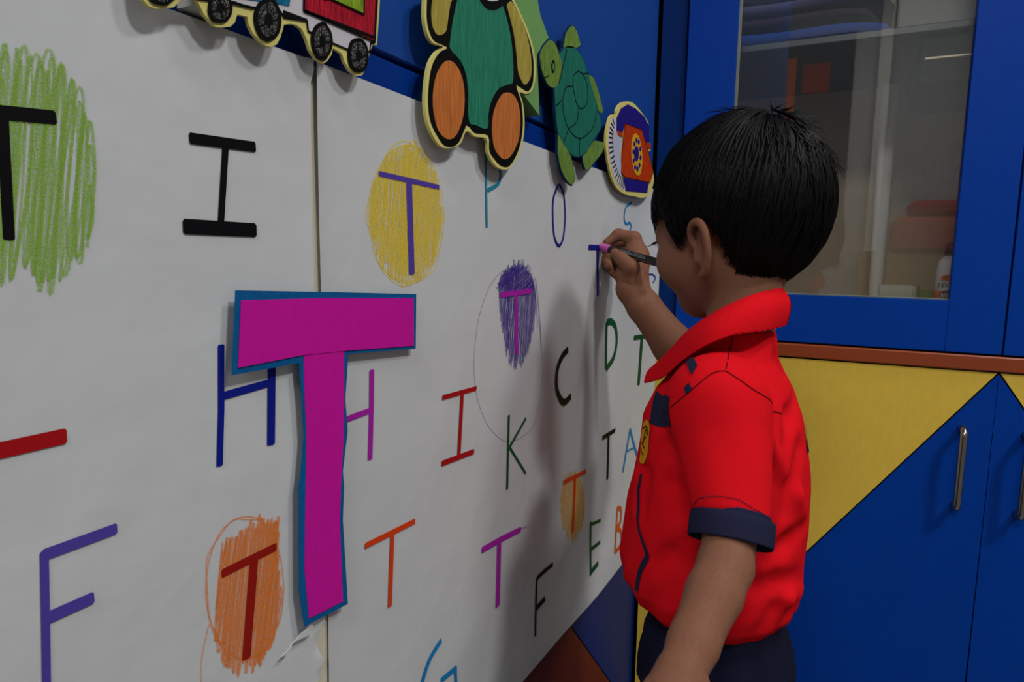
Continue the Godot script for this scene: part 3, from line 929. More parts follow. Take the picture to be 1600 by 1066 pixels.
	ink(sheet_b, "orange letter B", INK.orange, [[7.9, [1075, 533, 1055, 459]], [8.2, [1072, 532, 1095, 521, 1090, 501, 1065, 497]], [7.8, [1065, 497, 1091, 484, 1091, 460, 1055, 459]]])
	ink(sheet_b, "red letter T on pale orange crayon", INK.vermilion, [[6.4, [818, 655, 908, 645]], [8.8, [864, 651, 860, 568]]])
	ink(sheet_b, "orange letter T near the bottom", INK.vermilion, [[5.0, [400, 730, 469, 726]], [5.4, [436, 728, 432, 663]]])
	ink(sheet_b, "magenta letter T near the bottom", INK.magenta, [[7.0, [590, 650, 632, 646, 683, 639]], [9.4, [629, 646, 627, 568]], [0.8, [682, 640, 700, 636]]])
	ink(sheet_b, "black letter F near the lower edge", INK.black, [[5.3, [733, 556, 731, 518, 729, 479]], [6.0, [733, 555, 758, 554, 787, 551]], [7.4, [733, 515, 761, 515]]])
	ink(sheet_b, "light blue letter G at the lower edge", INK.azure, [[6.0, [512, 590, 493, 582, 482, 570, 479, 561, 483, 547, 502, 531]], [6.3, [511, 548, 539, 545]], [4.9, [538, 547, 539, 522]]])

# ---------------------------------------------------------------- cut-outs
func outline(flat: Array) -> PackedVector2Array:
	var p := PackedVector2Array()
	for i in range(0, flat.size(), 2): p.append(Vector2(flat[i + 1], flat[i]) * 0.001)      # (height, along)
	return p

func rounded(flat: Array) -> PackedVector2Array:
	var q := smooth(flat + [flat[0], flat[1]])
	var p := PackedVector2Array()
	for i in q.size() - 1: p.append(Vector2(q[i].y, q[i].x) * 0.001)
	return p

func card(called: String, p: PackedVector2Array, x0: float, x1: float, m: Material, parent: Node3D, label := "") -> MeshInstance3D:
	var s := Soup.new()
	prism(s, p, Vector3(0, 1, 0), Vector3(0, 0, -1), Vector3(1, 0, 0), x0, x1)
	return put(called, s.mesh(), m, parent, label)

func crayon(c: Color, turn := false) -> StandardMaterial3D:
	var m := mat(c, 0.8, 0.0, "pencil", 9.0)
	m.uv1_scale = Vector3(9, 9, 9) if not turn else Vector3(14, 4, 14)
	return m

func pads(parent: Node3D, at: Array, x1: float, x0 := -0.334, h := 0.009) -> void:
	for i in range(0, at.size(), 2):
		var c := Vector3(0, at[i + 1] * 0.001, -at[i] * 0.001)
		put("foam_pad", boxes([[Vector3(x0, c.y - h, c.z - h), Vector3(x1, c.y + h, c.z + h)]], 0.001), mat(Color(0.7, 0.7, 0.66), 0.9), parent)

func line_card(called: String, flats: Array, w: float, x0: float, x1: float, m: Material, parent: Node3D, label := "") -> void:
	var s := Soup.new()
	for f in flats:
		var q := smooth(f)
		for i in q.size() - 1:
			var a := Vector2(q[i].y, q[i].x) * 0.001
			var b := Vector2(q[i + 1].y, q[i + 1].x) * 0.001
			var t := (b - a).normalized()
			a -= t * w * 0.2; b += t * w * 0.2
			var o := t.orthogonal() * w * 0.5
			prism(s, PackedVector2Array([a + o, b + o, b - o, a - o]), Vector3(0, 1, 0), Vector3(0, 0, -1), Vector3(1, 0, 0), x0, x1)
	put(called, s.mesh(), m, parent, label)

func edges(flat: Array) -> Array:
	var o := []
	for i in range(0, flat.size(), 2): o.append([flat[i], flat[i + 1], flat[(i + 2) % flat.size()], flat[(i + 3) % flat.size()]])
	return o

func mid(flat: Array) -> Vector3:
	var c := Vector3.ZERO
	for i in range(0, flat.size(), 2): c += Vector3(0, flat[i + 1], -flat[i]) * 0.001
	return c / (flat.size() / 2.0) + Vector3(WX, 0, 0)

func cutouts() -> void:
	var f := WX + 0.013          # front of the card
	var e := 0.00045             # one layer of paint or paper
	var yellow := mat(Color(0.80, 0.77, 0.47), 0.75)
	var black := mat(Color(0.035, 0.035, 0.04), 0.75)
	var white := mat(Color(0.74, 0.73, 0.76), 0.8)
	# train
	var q := [222, 1099, 223, 1087, 225, 1082, 228, 1080, 232, 1080, 237, 1082, 242, 1084, 247, 1090, 255, 1092, 258, 1089, 260, 1086, 263, 1084, 267, 1082, 272, 1083, 277, 1085, 280, 1088, 282, 1093, 289, 1094, 290, 1090, 293, 1086, 298, 1083, 302, 1082, 306, 1082, 311, 1085, 314, 1090, 316, 1095, 317, 1098, 322, 1100, 327, 1101, 332, 1100, 336, 1095, 339, 1089, 344, 1085, 351, 1084, 355, 1087, 359, 1092, 360, 1096, 364, 1096, 369, 1095, 372, 1090, 377, 1086, 384, 1084, 390, 1086, 395, 1093, 398, 1102, 402, 1110, 407, 1111, 410, 1134, 414, 1172, 413, 1190, 334, 1163, 330, 1137, 323, 1131, 319, 1152, 272, 1135, 256, 1112]
	var t := base("train_cutout", mid(q), "coloured paper train cut-out with a red wagon at the top of the paper", "paper cutout")
	pads(t, [387, 1127, 315, 1110, 265, 1098], f - 0.0025)
	card("card_base", outline(q), f - 0.0025, f, yellow, t, "pale yellow card border")
	card("body", outline([225, 1099, 226, 1085, 278, 1098, 293, 1100, 312, 1106, 317, 1102, 336, 1106, 337, 1100, 356, 1099, 374, 1099, 398, 1104, 399, 1110, 404, 1112, 410, 1168, 408, 1186, 336, 1161, 332, 1135, 323, 1128, 316, 1148, 272, 1133, 258, 1111]), f, f + e, white, t, "white wagon body")
	var red := card("red_wagon", outline([336, 1158, 333, 1111, 403, 1112, 409, 1183]), f + e, f + 2 * e, crayon(Color(0.78, 0.13, 0.22)), t, "red crayoned wagon side")
	card("window", outline([349, 1152, 350, 1126, 358, 1126, 391, 1127, 393, 1166]), f + 2 * e, f + 3 * e, crayon(Color(0.60, 0.74, 0.2)), red, "green wagon window")
	card("blue_wagon", outline([276, 1131, 279, 1101, 321, 1110, 323, 1120, 315, 1144]), f + e, f + 2 * e, crayon(Color(0.12, 0.5, 0.66)), t, "light blue wagon side")
	card("axle_line", outline([278, 1099, 293, 1100, 293, 1099, 278, 1097]), f + e, f + 2 * e, black, t)
	card("coupling", outline([316, 1106, 336, 1107, 335, 1105, 316, 1102]), f + e, f + 2.2 * e, black, t)
	card("band_line", outline([333, 1112, 403, 1116, 402, 1114, 333, 1110]), f + 2 * e, f + 3 * e, black, t)
	line_card("body_line", edges([225, 1099, 226, 1085, 278, 1098, 293, 1100, 312, 1106, 317, 1102, 336, 1106, 337, 1100, 356, 1099, 374, 1099, 398, 1104, 399, 1110, 404, 1112, 410, 1168, 408, 1186, 336, 1161, 332, 1135, 323, 1128, 316, 1148, 272, 1133, 258, 1111]), 0.0012, f + e, f + 1.6 * e, black, t)
	var wq := [349, 1152, 350, 1126, 358, 1126, 391, 1127, 393, 1166]
	line_card("window_line", [wq.slice(0, 8), [wq[6], wq[7], wq[8], wq[9]]], 0.0012, f + 3 * e, f + 3.6 * e, black, red)
	var rq := [336, 1158, 333, 1111, 403, 1112, 409, 1183]
	line_card("wagon_line", [[rq[0], rq[1], rq[2], rq[3]], [rq[2], rq[3], rq[4], rq[5]], [rq[4], rq[5], rq[6], rq[7]]], 0.0013, f + 2 * e, f + 3 * e, black, red)
	var grey := mat(Color(0.5, 0.5, 0.5), 0.8, 0.0, "scrawl", 30.0)
	for wheel in [[244, 1092, 243, 1089, 240, 1086, 237, 1083, 233, 1082, 229, 1082, 227, 1084, 227, 1086, 228, 1089, 230, 1092, 233, 1095, 237, 1096, 241, 1096, 243, 1095], [278, 1095, 277, 1091, 274, 1087, 271, 1085, 267, 1084, 264, 1084, 262, 1087, 262, 1090, 263, 1094, 265, 1098, 268, 1100, 272, 1101, 275, 1101, 277, 1099], [314, 1100, 313, 1094, 310, 1089, 305, 1085, 301, 1084, 297, 1085, 294, 1089, 293, 1094, 294, 1099, 297, 1104, 302, 1108, 306, 1110, 310, 1109, 313, 1105], [359, 1100, 358, 1095, 355, 1090, 351, 1086, 346, 1085, 343, 1086, 340, 1090, 339, 1095, 340, 1100, 343, 1105, 347, 1108, 351, 1110, 355, 1108, 358, 1105], [396, 1101, 395, 1095, 392, 1090, 387, 1087, 382, 1086, 378, 1087, 375, 1090, 374, 1095, 375, 1101, 378, 1106, 383, 1109, 388, 1110, 392, 1109, 395, 1106]]:
		var w := card("wheel", rounded(wheel), f + e, f + 2.5 * e, black, t, "black crayoned wheel")
		var c := mid(wheel)
		var hub := []
		var nave := []
		for i in range(0, wheel.size(), 2):
			hub.append_array([lerpf(-c.z * 1000, wheel[i], 0.74), lerpf(c.y * 1000, wheel[i + 1], 0.78)])
			nave.append_array([lerpf(-c.z * 1000, wheel[i], 0.3), lerpf(c.y * 1000, wheel[i + 1], 0.3)])
		card("tyre_face", rounded(hub), f + 2.5 * e, f + 3 * e, grey, w)
		card("hub", rounded(nave), f + 3 * e, f + 3.5 * e, black, w)
		line_card("spoke", [[hub[0], hub[1], hub[12], hub[13]], [hub[6], hub[7], hub[20], hub[21]]], 0.0009, f + 3 * e, f + 3.3 * e, black, w)
	# teddy bear
	q = [469, 1170, 468, 1149, 472, 1138, 480, 1133, 495, 1134, 485, 1127, 475, 1115, 470, 1098, 469, 1081, 473, 1068, 483, 1057, 495, 1052, 511, 1054, 525, 1060, 535, 1072, 551, 1070, 572, 1071, 576, 1059, 588, 1050, 603, 1047, 621, 1050, 641, 1065, 652, 1083, 655, 1102, 650, 1120, 642, 1129, 658, 1131, 672, 1138, 680, 1153, 677, 1175, 661, 1194, 637, 1209, 624, 1218, 644, 1230, 662, 1255, 654, 1275, 681, 1294, 676, 1308, 641, 1297, 624, 1280, 587, 1270, 542, 1250, 520, 1234, 505, 1234, 485, 1222, 485, 1210, 500, 1211, 490, 1192, 500, 1186, 483, 1181]
	t = base("bear_cutout", mid(q), "crayoned teddy bear cut-out with green belly and orange feet", "paper cutout")
	pads(t, [553, 1135, 503, 1088, 611, 1094], f - 0.003)
	card("card_base", rounded(q), f - 0.003, f, yellow, t, "pale yellow card border")
	card("outline", rounded([472, 1170, 471, 1150, 475, 1140, 483, 1135, 499, 1136, 501, 1134, 490, 1128, 479, 1115, 474, 1099, 473, 1082, 477, 1069, 488, 1059, 498, 1054, 511, 1055, 522, 1061, 531, 1073, 536, 1078, 550, 1073, 575, 1075, 578, 1061, 590, 1054, 603, 1050, 620, 1052, 637, 1066, 647, 1083, 650, 1101, 646, 1119, 638, 1128, 633, 1135, 658, 1134, 669, 1140, 674, 1151, 672, 1173, 656, 1192, 633, 1207, 619, 1215, 640, 1230, 657, 1253, 648, 1275, 675, 1293, 670, 1303, 643, 1295, 626, 1279, 587, 1268, 542, 1248, 520, 1233, 505, 1232, 489, 1223, 489, 1212, 503, 1212, 493, 1193, 505, 1185, 485, 1179]), f, f + e, black, t, "thick black outline")
	card("belly", rounded([517, 1178, 510, 1159, 506, 1143, 506, 1135, 521, 1130, 531, 1122, 536, 1108, 538, 1082, 550, 1080, 572, 1081, 574, 1095, 580, 1108, 594, 1122, 613, 1130, 624, 1135, 625, 1149, 621, 1170, 613, 1186, 602, 1199, 590, 1203, 543, 1192]), f + e, f + 2 * e, crayon(Color(0.21, 0.60, 0.48), true), t, "green crayoned belly")
	card("arm", rounded([481, 1174, 477, 1158, 478, 1147, 482, 1142, 488, 1141, 496, 1145, 500, 1150, 502, 1159, 506, 1172, 510, 1180, 495, 1181]), f + e, f + 2 * e, crayon(Color(0.80, 0.73, 0.34), true), t, "yellow crayoned arm")
	card("arm", rounded([609, 1204, 615, 1209, 621, 1210, 636, 1204, 653, 1192, 665, 1174, 668, 1156, 662, 1145, 652, 1139, 643, 1142, 636, 1149, 632, 1164, 625, 1182]), f + e, f + 2 * e, crayon(Color(0.80, 0.73, 0.34), true), t, "yellow crayoned arm")
	card("foot", rounded([530, 1098, 528, 1085, 522, 1073, 514, 1064, 504, 1060, 494, 1061, 486, 1066, 481, 1076, 479, 1088, 481, 1100, 486, 1111, 494, 1120, 503, 1125, 513, 1125, 522, 1120, 528, 1111]), f + e, f + 2 * e, crayon(Color(0.92, 0.54, 0.27), true), t, "orange crayoned foot")
	card("foot", rounded([643, 1095, 640, 1082, 631, 1070, 620, 1061, 608, 1057, 597, 1059, 588, 1064, 583, 1074, 582, 1086, 585, 1098, 593, 1110, 603, 1119, 615, 1123, 627, 1123, 636, 1118, 642, 1108]), f + e, f + 2 * e, crayon(Color(0.92, 0.54, 0.27), true), t, "orange crayoned foot")
	card("face", rounded([509, 1191, 501, 1199, 510, 1215, 528, 1234, 571, 1256, 617, 1268, 641, 1263, 643, 1248, 631, 1230, 605, 1214, 543, 1195]), f + e, f + 2 * e, crayon(Color(0.80, 0.73, 0.34), true), t, "yellow crayoned face")
	card("muzzle", rounded([610, 1217, 607, 1210, 601, 1202, 591, 1195, 580, 1190, 569, 1188, 560, 1189, 554, 1192, 551, 1197, 553, 1204, 559, 1212, 568, 1218, 579, 1223, 590, 1226, 600, 1226, 607, 1223]), f + 2 * e, f + 3 * e, black, t)
	card("snout", rounded([598, 1214, 596, 1209, 591, 1203, 583, 1199, 574, 1196, 566, 1195, 561, 1197, 559, 1201, 561, 1206, 566, 1211, 574, 1216, 582, 1219, 590, 1220, 596, 1218]), f + 3 * e, f + 4 * e, white, t, "white snout")
	# green foam shape
	q = [598, 1214, 663, 1236, 685, 1234, 693, 1221, 717, 1204, 686, 1179, 696, 1116, 660, 1128, 618, 1138, 599, 1176]
	var ar := card("foam_shape", outline(q), WX - 0.004, WX + 0.0115, mat(Color(0.42, 0.60, 0.36), 0.8, 0.0, "board", 8.0), self)
	tag(ar, "pale green thick foam shape tapering to a point behind the bear and turtle", "foam shape")
	# turtle
	var shell: Array = [766, 1209, 791, 1214, 817, 1209, 835, 1198, 853, 1183, 869, 1169, 881, 1157, 894, 1144, 890, 1133, 864, 1116, 840, 1098, 813, 1088, 785, 1088, 762, 1096, 746, 1106, 738, 1124, 734, 1141, 732, 1153, 745, 1163, 752, 1182, 744, 1190, 753, 1201]
	t = base("turtle_cutout", mid(shell), "green crayoned turtle cut-out beside the bear", "paper cutout")
	var head: Array = [715, 1202, 729, 1202, 741, 1195, 750, 1185, 748, 1172, 740, 1159, 729, 1153, 713, 1153, 700, 1160, 693, 1169, 690, 1178, 698, 1189]
	var fl: Array = [[756, 1205, 762, 1221, 775, 1233, 785, 1237, 796, 1234, 807, 1226, 808, 1221, 789, 1213], [841, 1194, 857, 1195, 873, 1187, 890, 1173, 901, 1160, 886, 1157, 873, 1167, 853, 1183], [746, 1104, 763, 1095, 783, 1087, 796, 1073, 804, 1060, 795, 1051, 777, 1054, 759, 1064, 747, 1082], [868, 1116, 907, 1119, 904, 1107, 882, 1094, 851, 1077, 838, 1076, 829, 1089, 844, 1099]]
	var whole: PackedVector2Array = Geometry2D.offset_polygon(rounded(shell), 0.0016)[0]
	for part in [head] + fl:
		var grown: PackedVector2Array = Geometry2D.offset_polygon(outline(part), 0.0016)[0]
		var merged := Geometry2D.merge_polygons(whole, grown)
		if merged.size() == 1: whole = merged[0]
		else:
			for g in merged:
				if g.size() > whole.size(): whole = g
	pads(t, [810, 1169, 813, 1131], f - 0.003)
	card("card_base", whole, f - 0.003, f, mat(Color(0.04, 0.17, 0.3), 0.7), t, "dark blue card border")
	card("shell", rounded(shell), f, f + e, crayon(Color(0.16, 0.52, 0.45), true), t, "dark green crayoned shell")
	var lime := crayon(Color(0.50, 0.65, 0.30))
	var hd := card("head", rounded(head), f, f + 1.5 * e, lime, t, "light green crayoned head")
	for part in fl: card("flipper", rounded(part), f, f + e, lime, t, "light green crayoned flipper")
	card("eye", rounded([731, 1177, 731, 1174, 729, 1171, 727, 1169, 725, 1168, 722, 1169, 721, 1171, 720, 1174, 720, 1177, 722, 1180, 724, 1182, 726, 1183, 729, 1182, 730, 1180]), f + 1.5 * e, f + 2 * e, black, hd)
	card("eye_white", rounded([729, 1176, 729, 1174, 728, 1173, 727, 1172, 726, 1171, 724, 1172, 724, 1173, 723, 1174, 723, 1176, 724, 1178, 725, 1179, 726, 1179, 728, 1178, 728, 1177]), f + 2 * e, f + 2.5 * e, mat(Color(0.3, 0.5, 0.3), 0.7), hd)
	line_card("shell_line", [[802, 1189, 787, 1179, 790, 1164, 802, 1150, 819, 1148, 839, 1160, 835, 1181, 819, 1190, 802, 1189], [789, 1168, 766, 1162, 755, 1146, 737, 1135], [755, 1146, 761, 1129, 776, 1116, 802, 1110, 828, 1114, 863, 1133, 874, 1156], [809, 1146, 804, 1128, 777, 1116], [776, 1116, 763, 1098], [815, 1112, 815, 1089], [745, 1163, 754, 1182, 766, 1205], [819, 1190, 839, 1196], [702, 1158, 709, 1160, 715, 1164]], 0.0011, f + e, f + 2 * e, mat(Color(0.02, 0.1, 0.1), 0.7), t, "dark shell lines and mouth")
	# telephone
	q = [959, 1168, 962, 1176, 979, 1187, 1009, 1196, 1047, 1200, 1103, 1193, 1133, 1184, 1144, 1157, 1150, 1143, 1133, 1140, 1165, 1118, 1181, 1097, 1157, 1072, 1116, 1062, 1060, 1060, 1014, 1059, 970, 1066, 940, 1085, 920, 1112, 918, 1133, 926, 1151, 937, 1162]
	t = base("telephone_cutout", mid(q), "orange and violet crayoned telephone cut-out above the boy's hand", "paper cutout")
	pads(t, [1032, 1151, 1089, 1130], f - 0.003)
	card("card_base", rounded(q), f - 0.003, f, mat(Color(0.80, 0.76, 0.45), 0.75), t, "pale yellow card border")
	card("cord_ground", rounded([959, 1161, 961, 1145, 944, 1137, 943, 1126, 951, 1106, 972, 1088, 999, 1081, 1013, 1064, 977, 1069, 947, 1087, 929, 1113, 927, 1134, 933, 1150, 942, 1159]), f, f + e, white, t)
	card("pad", rounded([957, 1144, 987, 1138, 985, 1116, 992, 1084, 972, 1089, 952, 1106, 946, 1126, 948, 1137]), f + e, f + 1.6 * e, mat(Color(0.66, 0.68, 0.78), 0.8), t, "pale grey pad")
	line_card("coiled_cord", [[943, 1159, 951, 1151], [936, 1151, 949, 1147], [932, 1144, 947, 1141], [929, 1137, 946, 1137], [928, 1130, 945, 1132], [929, 1123, 946, 1126], [930, 1116, 949, 1120], [934, 1109, 951, 1115], [939, 1102, 955, 1108], [944, 1096, 958, 1102], [950, 1090, 963, 1097], [958, 1085, 968, 1092], [964, 1078, 976, 1088], [973, 1074, 983, 1085], [983, 1071, 990, 1083], [992, 1068, 996, 1082], [1002, 1066, 1002, 1080]], 0.0022, f + e, f + 2 * e, mat(Color(0.08, 0.1, 0.18), 0.75), t, "black cord coils")
	var violet := crayon(Color(0.17, 0.12, 0.6))
	var orange := crayon(Color(0.86, 0.27, 0.05))
	card("handset", outline([961, 1163, 980, 1180, 1011, 1192, 1053, 1194, 1103, 1191, 1133, 1182, 1141, 1155, 1112, 1152, 1092, 1169, 999, 1162, 991, 1147, 961, 1146]), f + e, f + 2 * e, violet, t, "violet handset")
	var body := card("body", outline([1000, 1162, 1090, 1168, 1114, 1153, 1162, 1118, 1169, 1109, 1151, 1090, 1006, 1084, 990, 1088, 990, 1116]), f + 1.2 * e, f + 2.4 * e, orange, t, "orange telephone body")
	card("handset_end", outline([961, 1145, 991, 1147, 990, 1140, 969, 1139]), f + 2 * e, f + 3 * e, orange, t)
	card("handset_end", outline([1114, 1152, 1146, 1154, 1147, 1146, 1122, 1144]), f + 2 * e, f + 3 * e, orange, t)
	card("foot", outline([999, 1082, 1146, 1090, 1138, 1072, 1018, 1064]), f + e, f + 2 * e, violet, t, "violet base")
	var bq: Array = [1000, 1162, 1090, 1168, 1114, 1153, 1162, 1118, 1169, 1109, 1151, 1090, 1006, 1084, 990, 1088, 990, 1116]
	line_card("body_line", [bq.slice(0, 6), [bq[4], bq[5], bq[6], bq[7]], [bq[8], bq[9], bq[10], bq[11]], [bq[10], bq[11], bq[12], bq[13], bq[14], bq[15]], [bq[14], bq[15], bq[16], bq[17]], [bq[0], bq[1], bq[16], bq[17]]], 0.0011, f + 2.4 * e, f + 3 * e, mat(Color(0.25, 0.03, 0.03), 0.7), body)
	var dial := card("dial", rounded([1097, 1130, 1099, 1119, 1097, 1109, 1092, 1100, 1083, 1095, 1072, 1094, 1061, 1096, 1051, 1102, 1043, 1111, 1037, 1121, 1036, 1132, 1037, 1141, 1042, 1149, 1050, 1155, 1060, 1157, 1071, 1155, 1082, 1149, 1091, 1141]), f + 2.4 * e, f + 3.4 * e, mat(Color(0.78, 0.6, 0.1), 0.7), body, "yellow dial")
	if dial:
		card("dial_centre", rounded([1076, 1128, 1075, 1123, 1072, 1118, 1067, 1115, 1062, 1115, 1056, 1116, 1052, 1120, 1050, 1125, 1051, 1130, 1054, 1134, 1059, 1137, 1064, 1138, 1070, 1137, 1074, 1133]), f + 3.4 * e, f + 4 * e, violet, body, "violet dial centre")
		for mk in [[1093, 1125, 1092, 1122, 1088, 1120, 1083, 1120, 1081, 1123, 1083, 1126, 1087, 1128, 1091, 1127], [1089, 1112, 1087, 1109, 1083, 1107, 1079, 1108, 1077, 1110, 1078, 1113, 1082, 1115, 1086, 1114], [1078, 1104, 1076, 1101, 1072, 1100, 1068, 1100, 1066, 1103, 1067, 1106, 1071, 1108, 1076, 1107], [1065, 1106, 1064, 1103, 1060, 1101, 1055, 1102, 1053, 1104, 1055, 1107, 1059, 1109, 1063, 1108], [1055, 1115, 1054, 1112, 1050, 1110, 1046, 1111, 1044, 1113, 1045, 1116, 1049, 1118, 1053, 1117], [1052, 1128, 1051, 1125, 1047, 1123, 1043, 1124, 1041, 1126, 1042, 1129, 1046, 1131, 1050, 1130], [1056, 1140, 1055, 1138, 1051, 1136, 1047, 1136, 1045, 1139, 1046, 1142, 1050, 1143, 1054, 1143], [1067, 1148, 1066, 1145, 1062, 1143, 1057, 1144, 1055, 1146, 1057, 1149, 1061, 1151, 1065, 1150], [1080, 1147, 1078, 1144, 1074, 1142, 1070, 1143, 1068, 1145, 1069, 1148, 1073, 1150, 1078, 1149], [1090, 1138, 1088, 1135, 1084, 1133, 1080, 1134, 1078, 1136, 1079, 1139, 1083, 1141, 1088, 1141]]: card("dial_hole", rounded(mk), f + 3.4 * e, f + 4 * e, violet, body)
	# the big T
	q = [278, 938, 354, 934, 462, 928, 461, 882, 376, 888, 372, 855, 374, 831, 368, 802, 369, 790, 367, 765, 371, 697, 326, 702, 322, 731, 324, 804, 326, 811, 330, 838, 329, 863, 327, 888, 273, 888]
	var g := WX + 0.0085
	t = base("letter_cutout", mid(q), "big magenta paper letter T with a blue border across the chart paper", "paper letter")
	for w in [[340, 895], [415, 900], [362, 740], [366, 830]]: pads(t, w, g - 0.0008, WX + lift(w[0], w[1]) + 0.0002, 0.005)
	card("border", outline(q), g - 0.0008, g, mat(Color(0.05, 0.36, 0.6), 0.7, 0.0, "weave", 6.0), t, "blue paper border")
	var mg := mat(Color(0.76, 0.08, 0.60), 0.72, 0.0, "board", 5.0)
	card("stem", outline([331, 893, 371, 891, 370, 855, 369, 829, 367, 811, 365, 791, 363, 766, 365, 702, 330, 706, 327, 744, 330, 802, 331, 817, 332, 841, 331, 867]), g, g + 0.0005, mg, t, "magenta paper stem")
	card("bar", outline([281, 932, 354, 930, 457, 925, 457, 885, 371, 891, 330, 893, 277, 892]), g + 0.0003, g + 0.0009, mg, t, "magenta paper bar")

# ---------------------------------------------------------------- the boy
var skin_m: StandardMaterial3D
var shirt_f: Field
const HC := Vector3(-0.1098, 1.0175, -0.7421)
var hb: Basis                 # head: x forwards, y up, z to his left

func hp(f: float, l: float, u: float) -> Vector3: return HC + hb.x * f + hb.z * l + hb.y * u

func boy() -> void:
	var t := deg_to_rad(28.0)
	var p := deg_to_rad(10.0)
	var fw := Vector3(-cos(t) * cos(p), -sin(p), -sin(t) * cos(p))
	var lf := Vector3(fw.z, 0, -fw.x).normalized()
	hb = Basis(fw, fw.cross(lf), lf)
	person = base("person", Vector3(-0.105, 0, -0.71), "boy in red polo shirt and navy shorts writing on the paper with a marker", "person")
	skin_m = mat(Color(0.51, 0.35, 0.275), 0.55, 0.0, "skin", 14.0)
	skin_m.subsurf_scatter_enabled = true
	skin_m.subsurf_scatter_strength = 0.08
	body()
	hair()
	shirt()
	shorts()
	shoes()

var eL := Vector3(-0.0727, 0.7131, -0.5374)
var wL := Vector3(-0.0873, 0.6653, -0.4535)
var eR := Vector3(-0.1768, 0.8011, -0.9205)
var wR := Vector3(-0.2740, 0.9171, -0.9220)

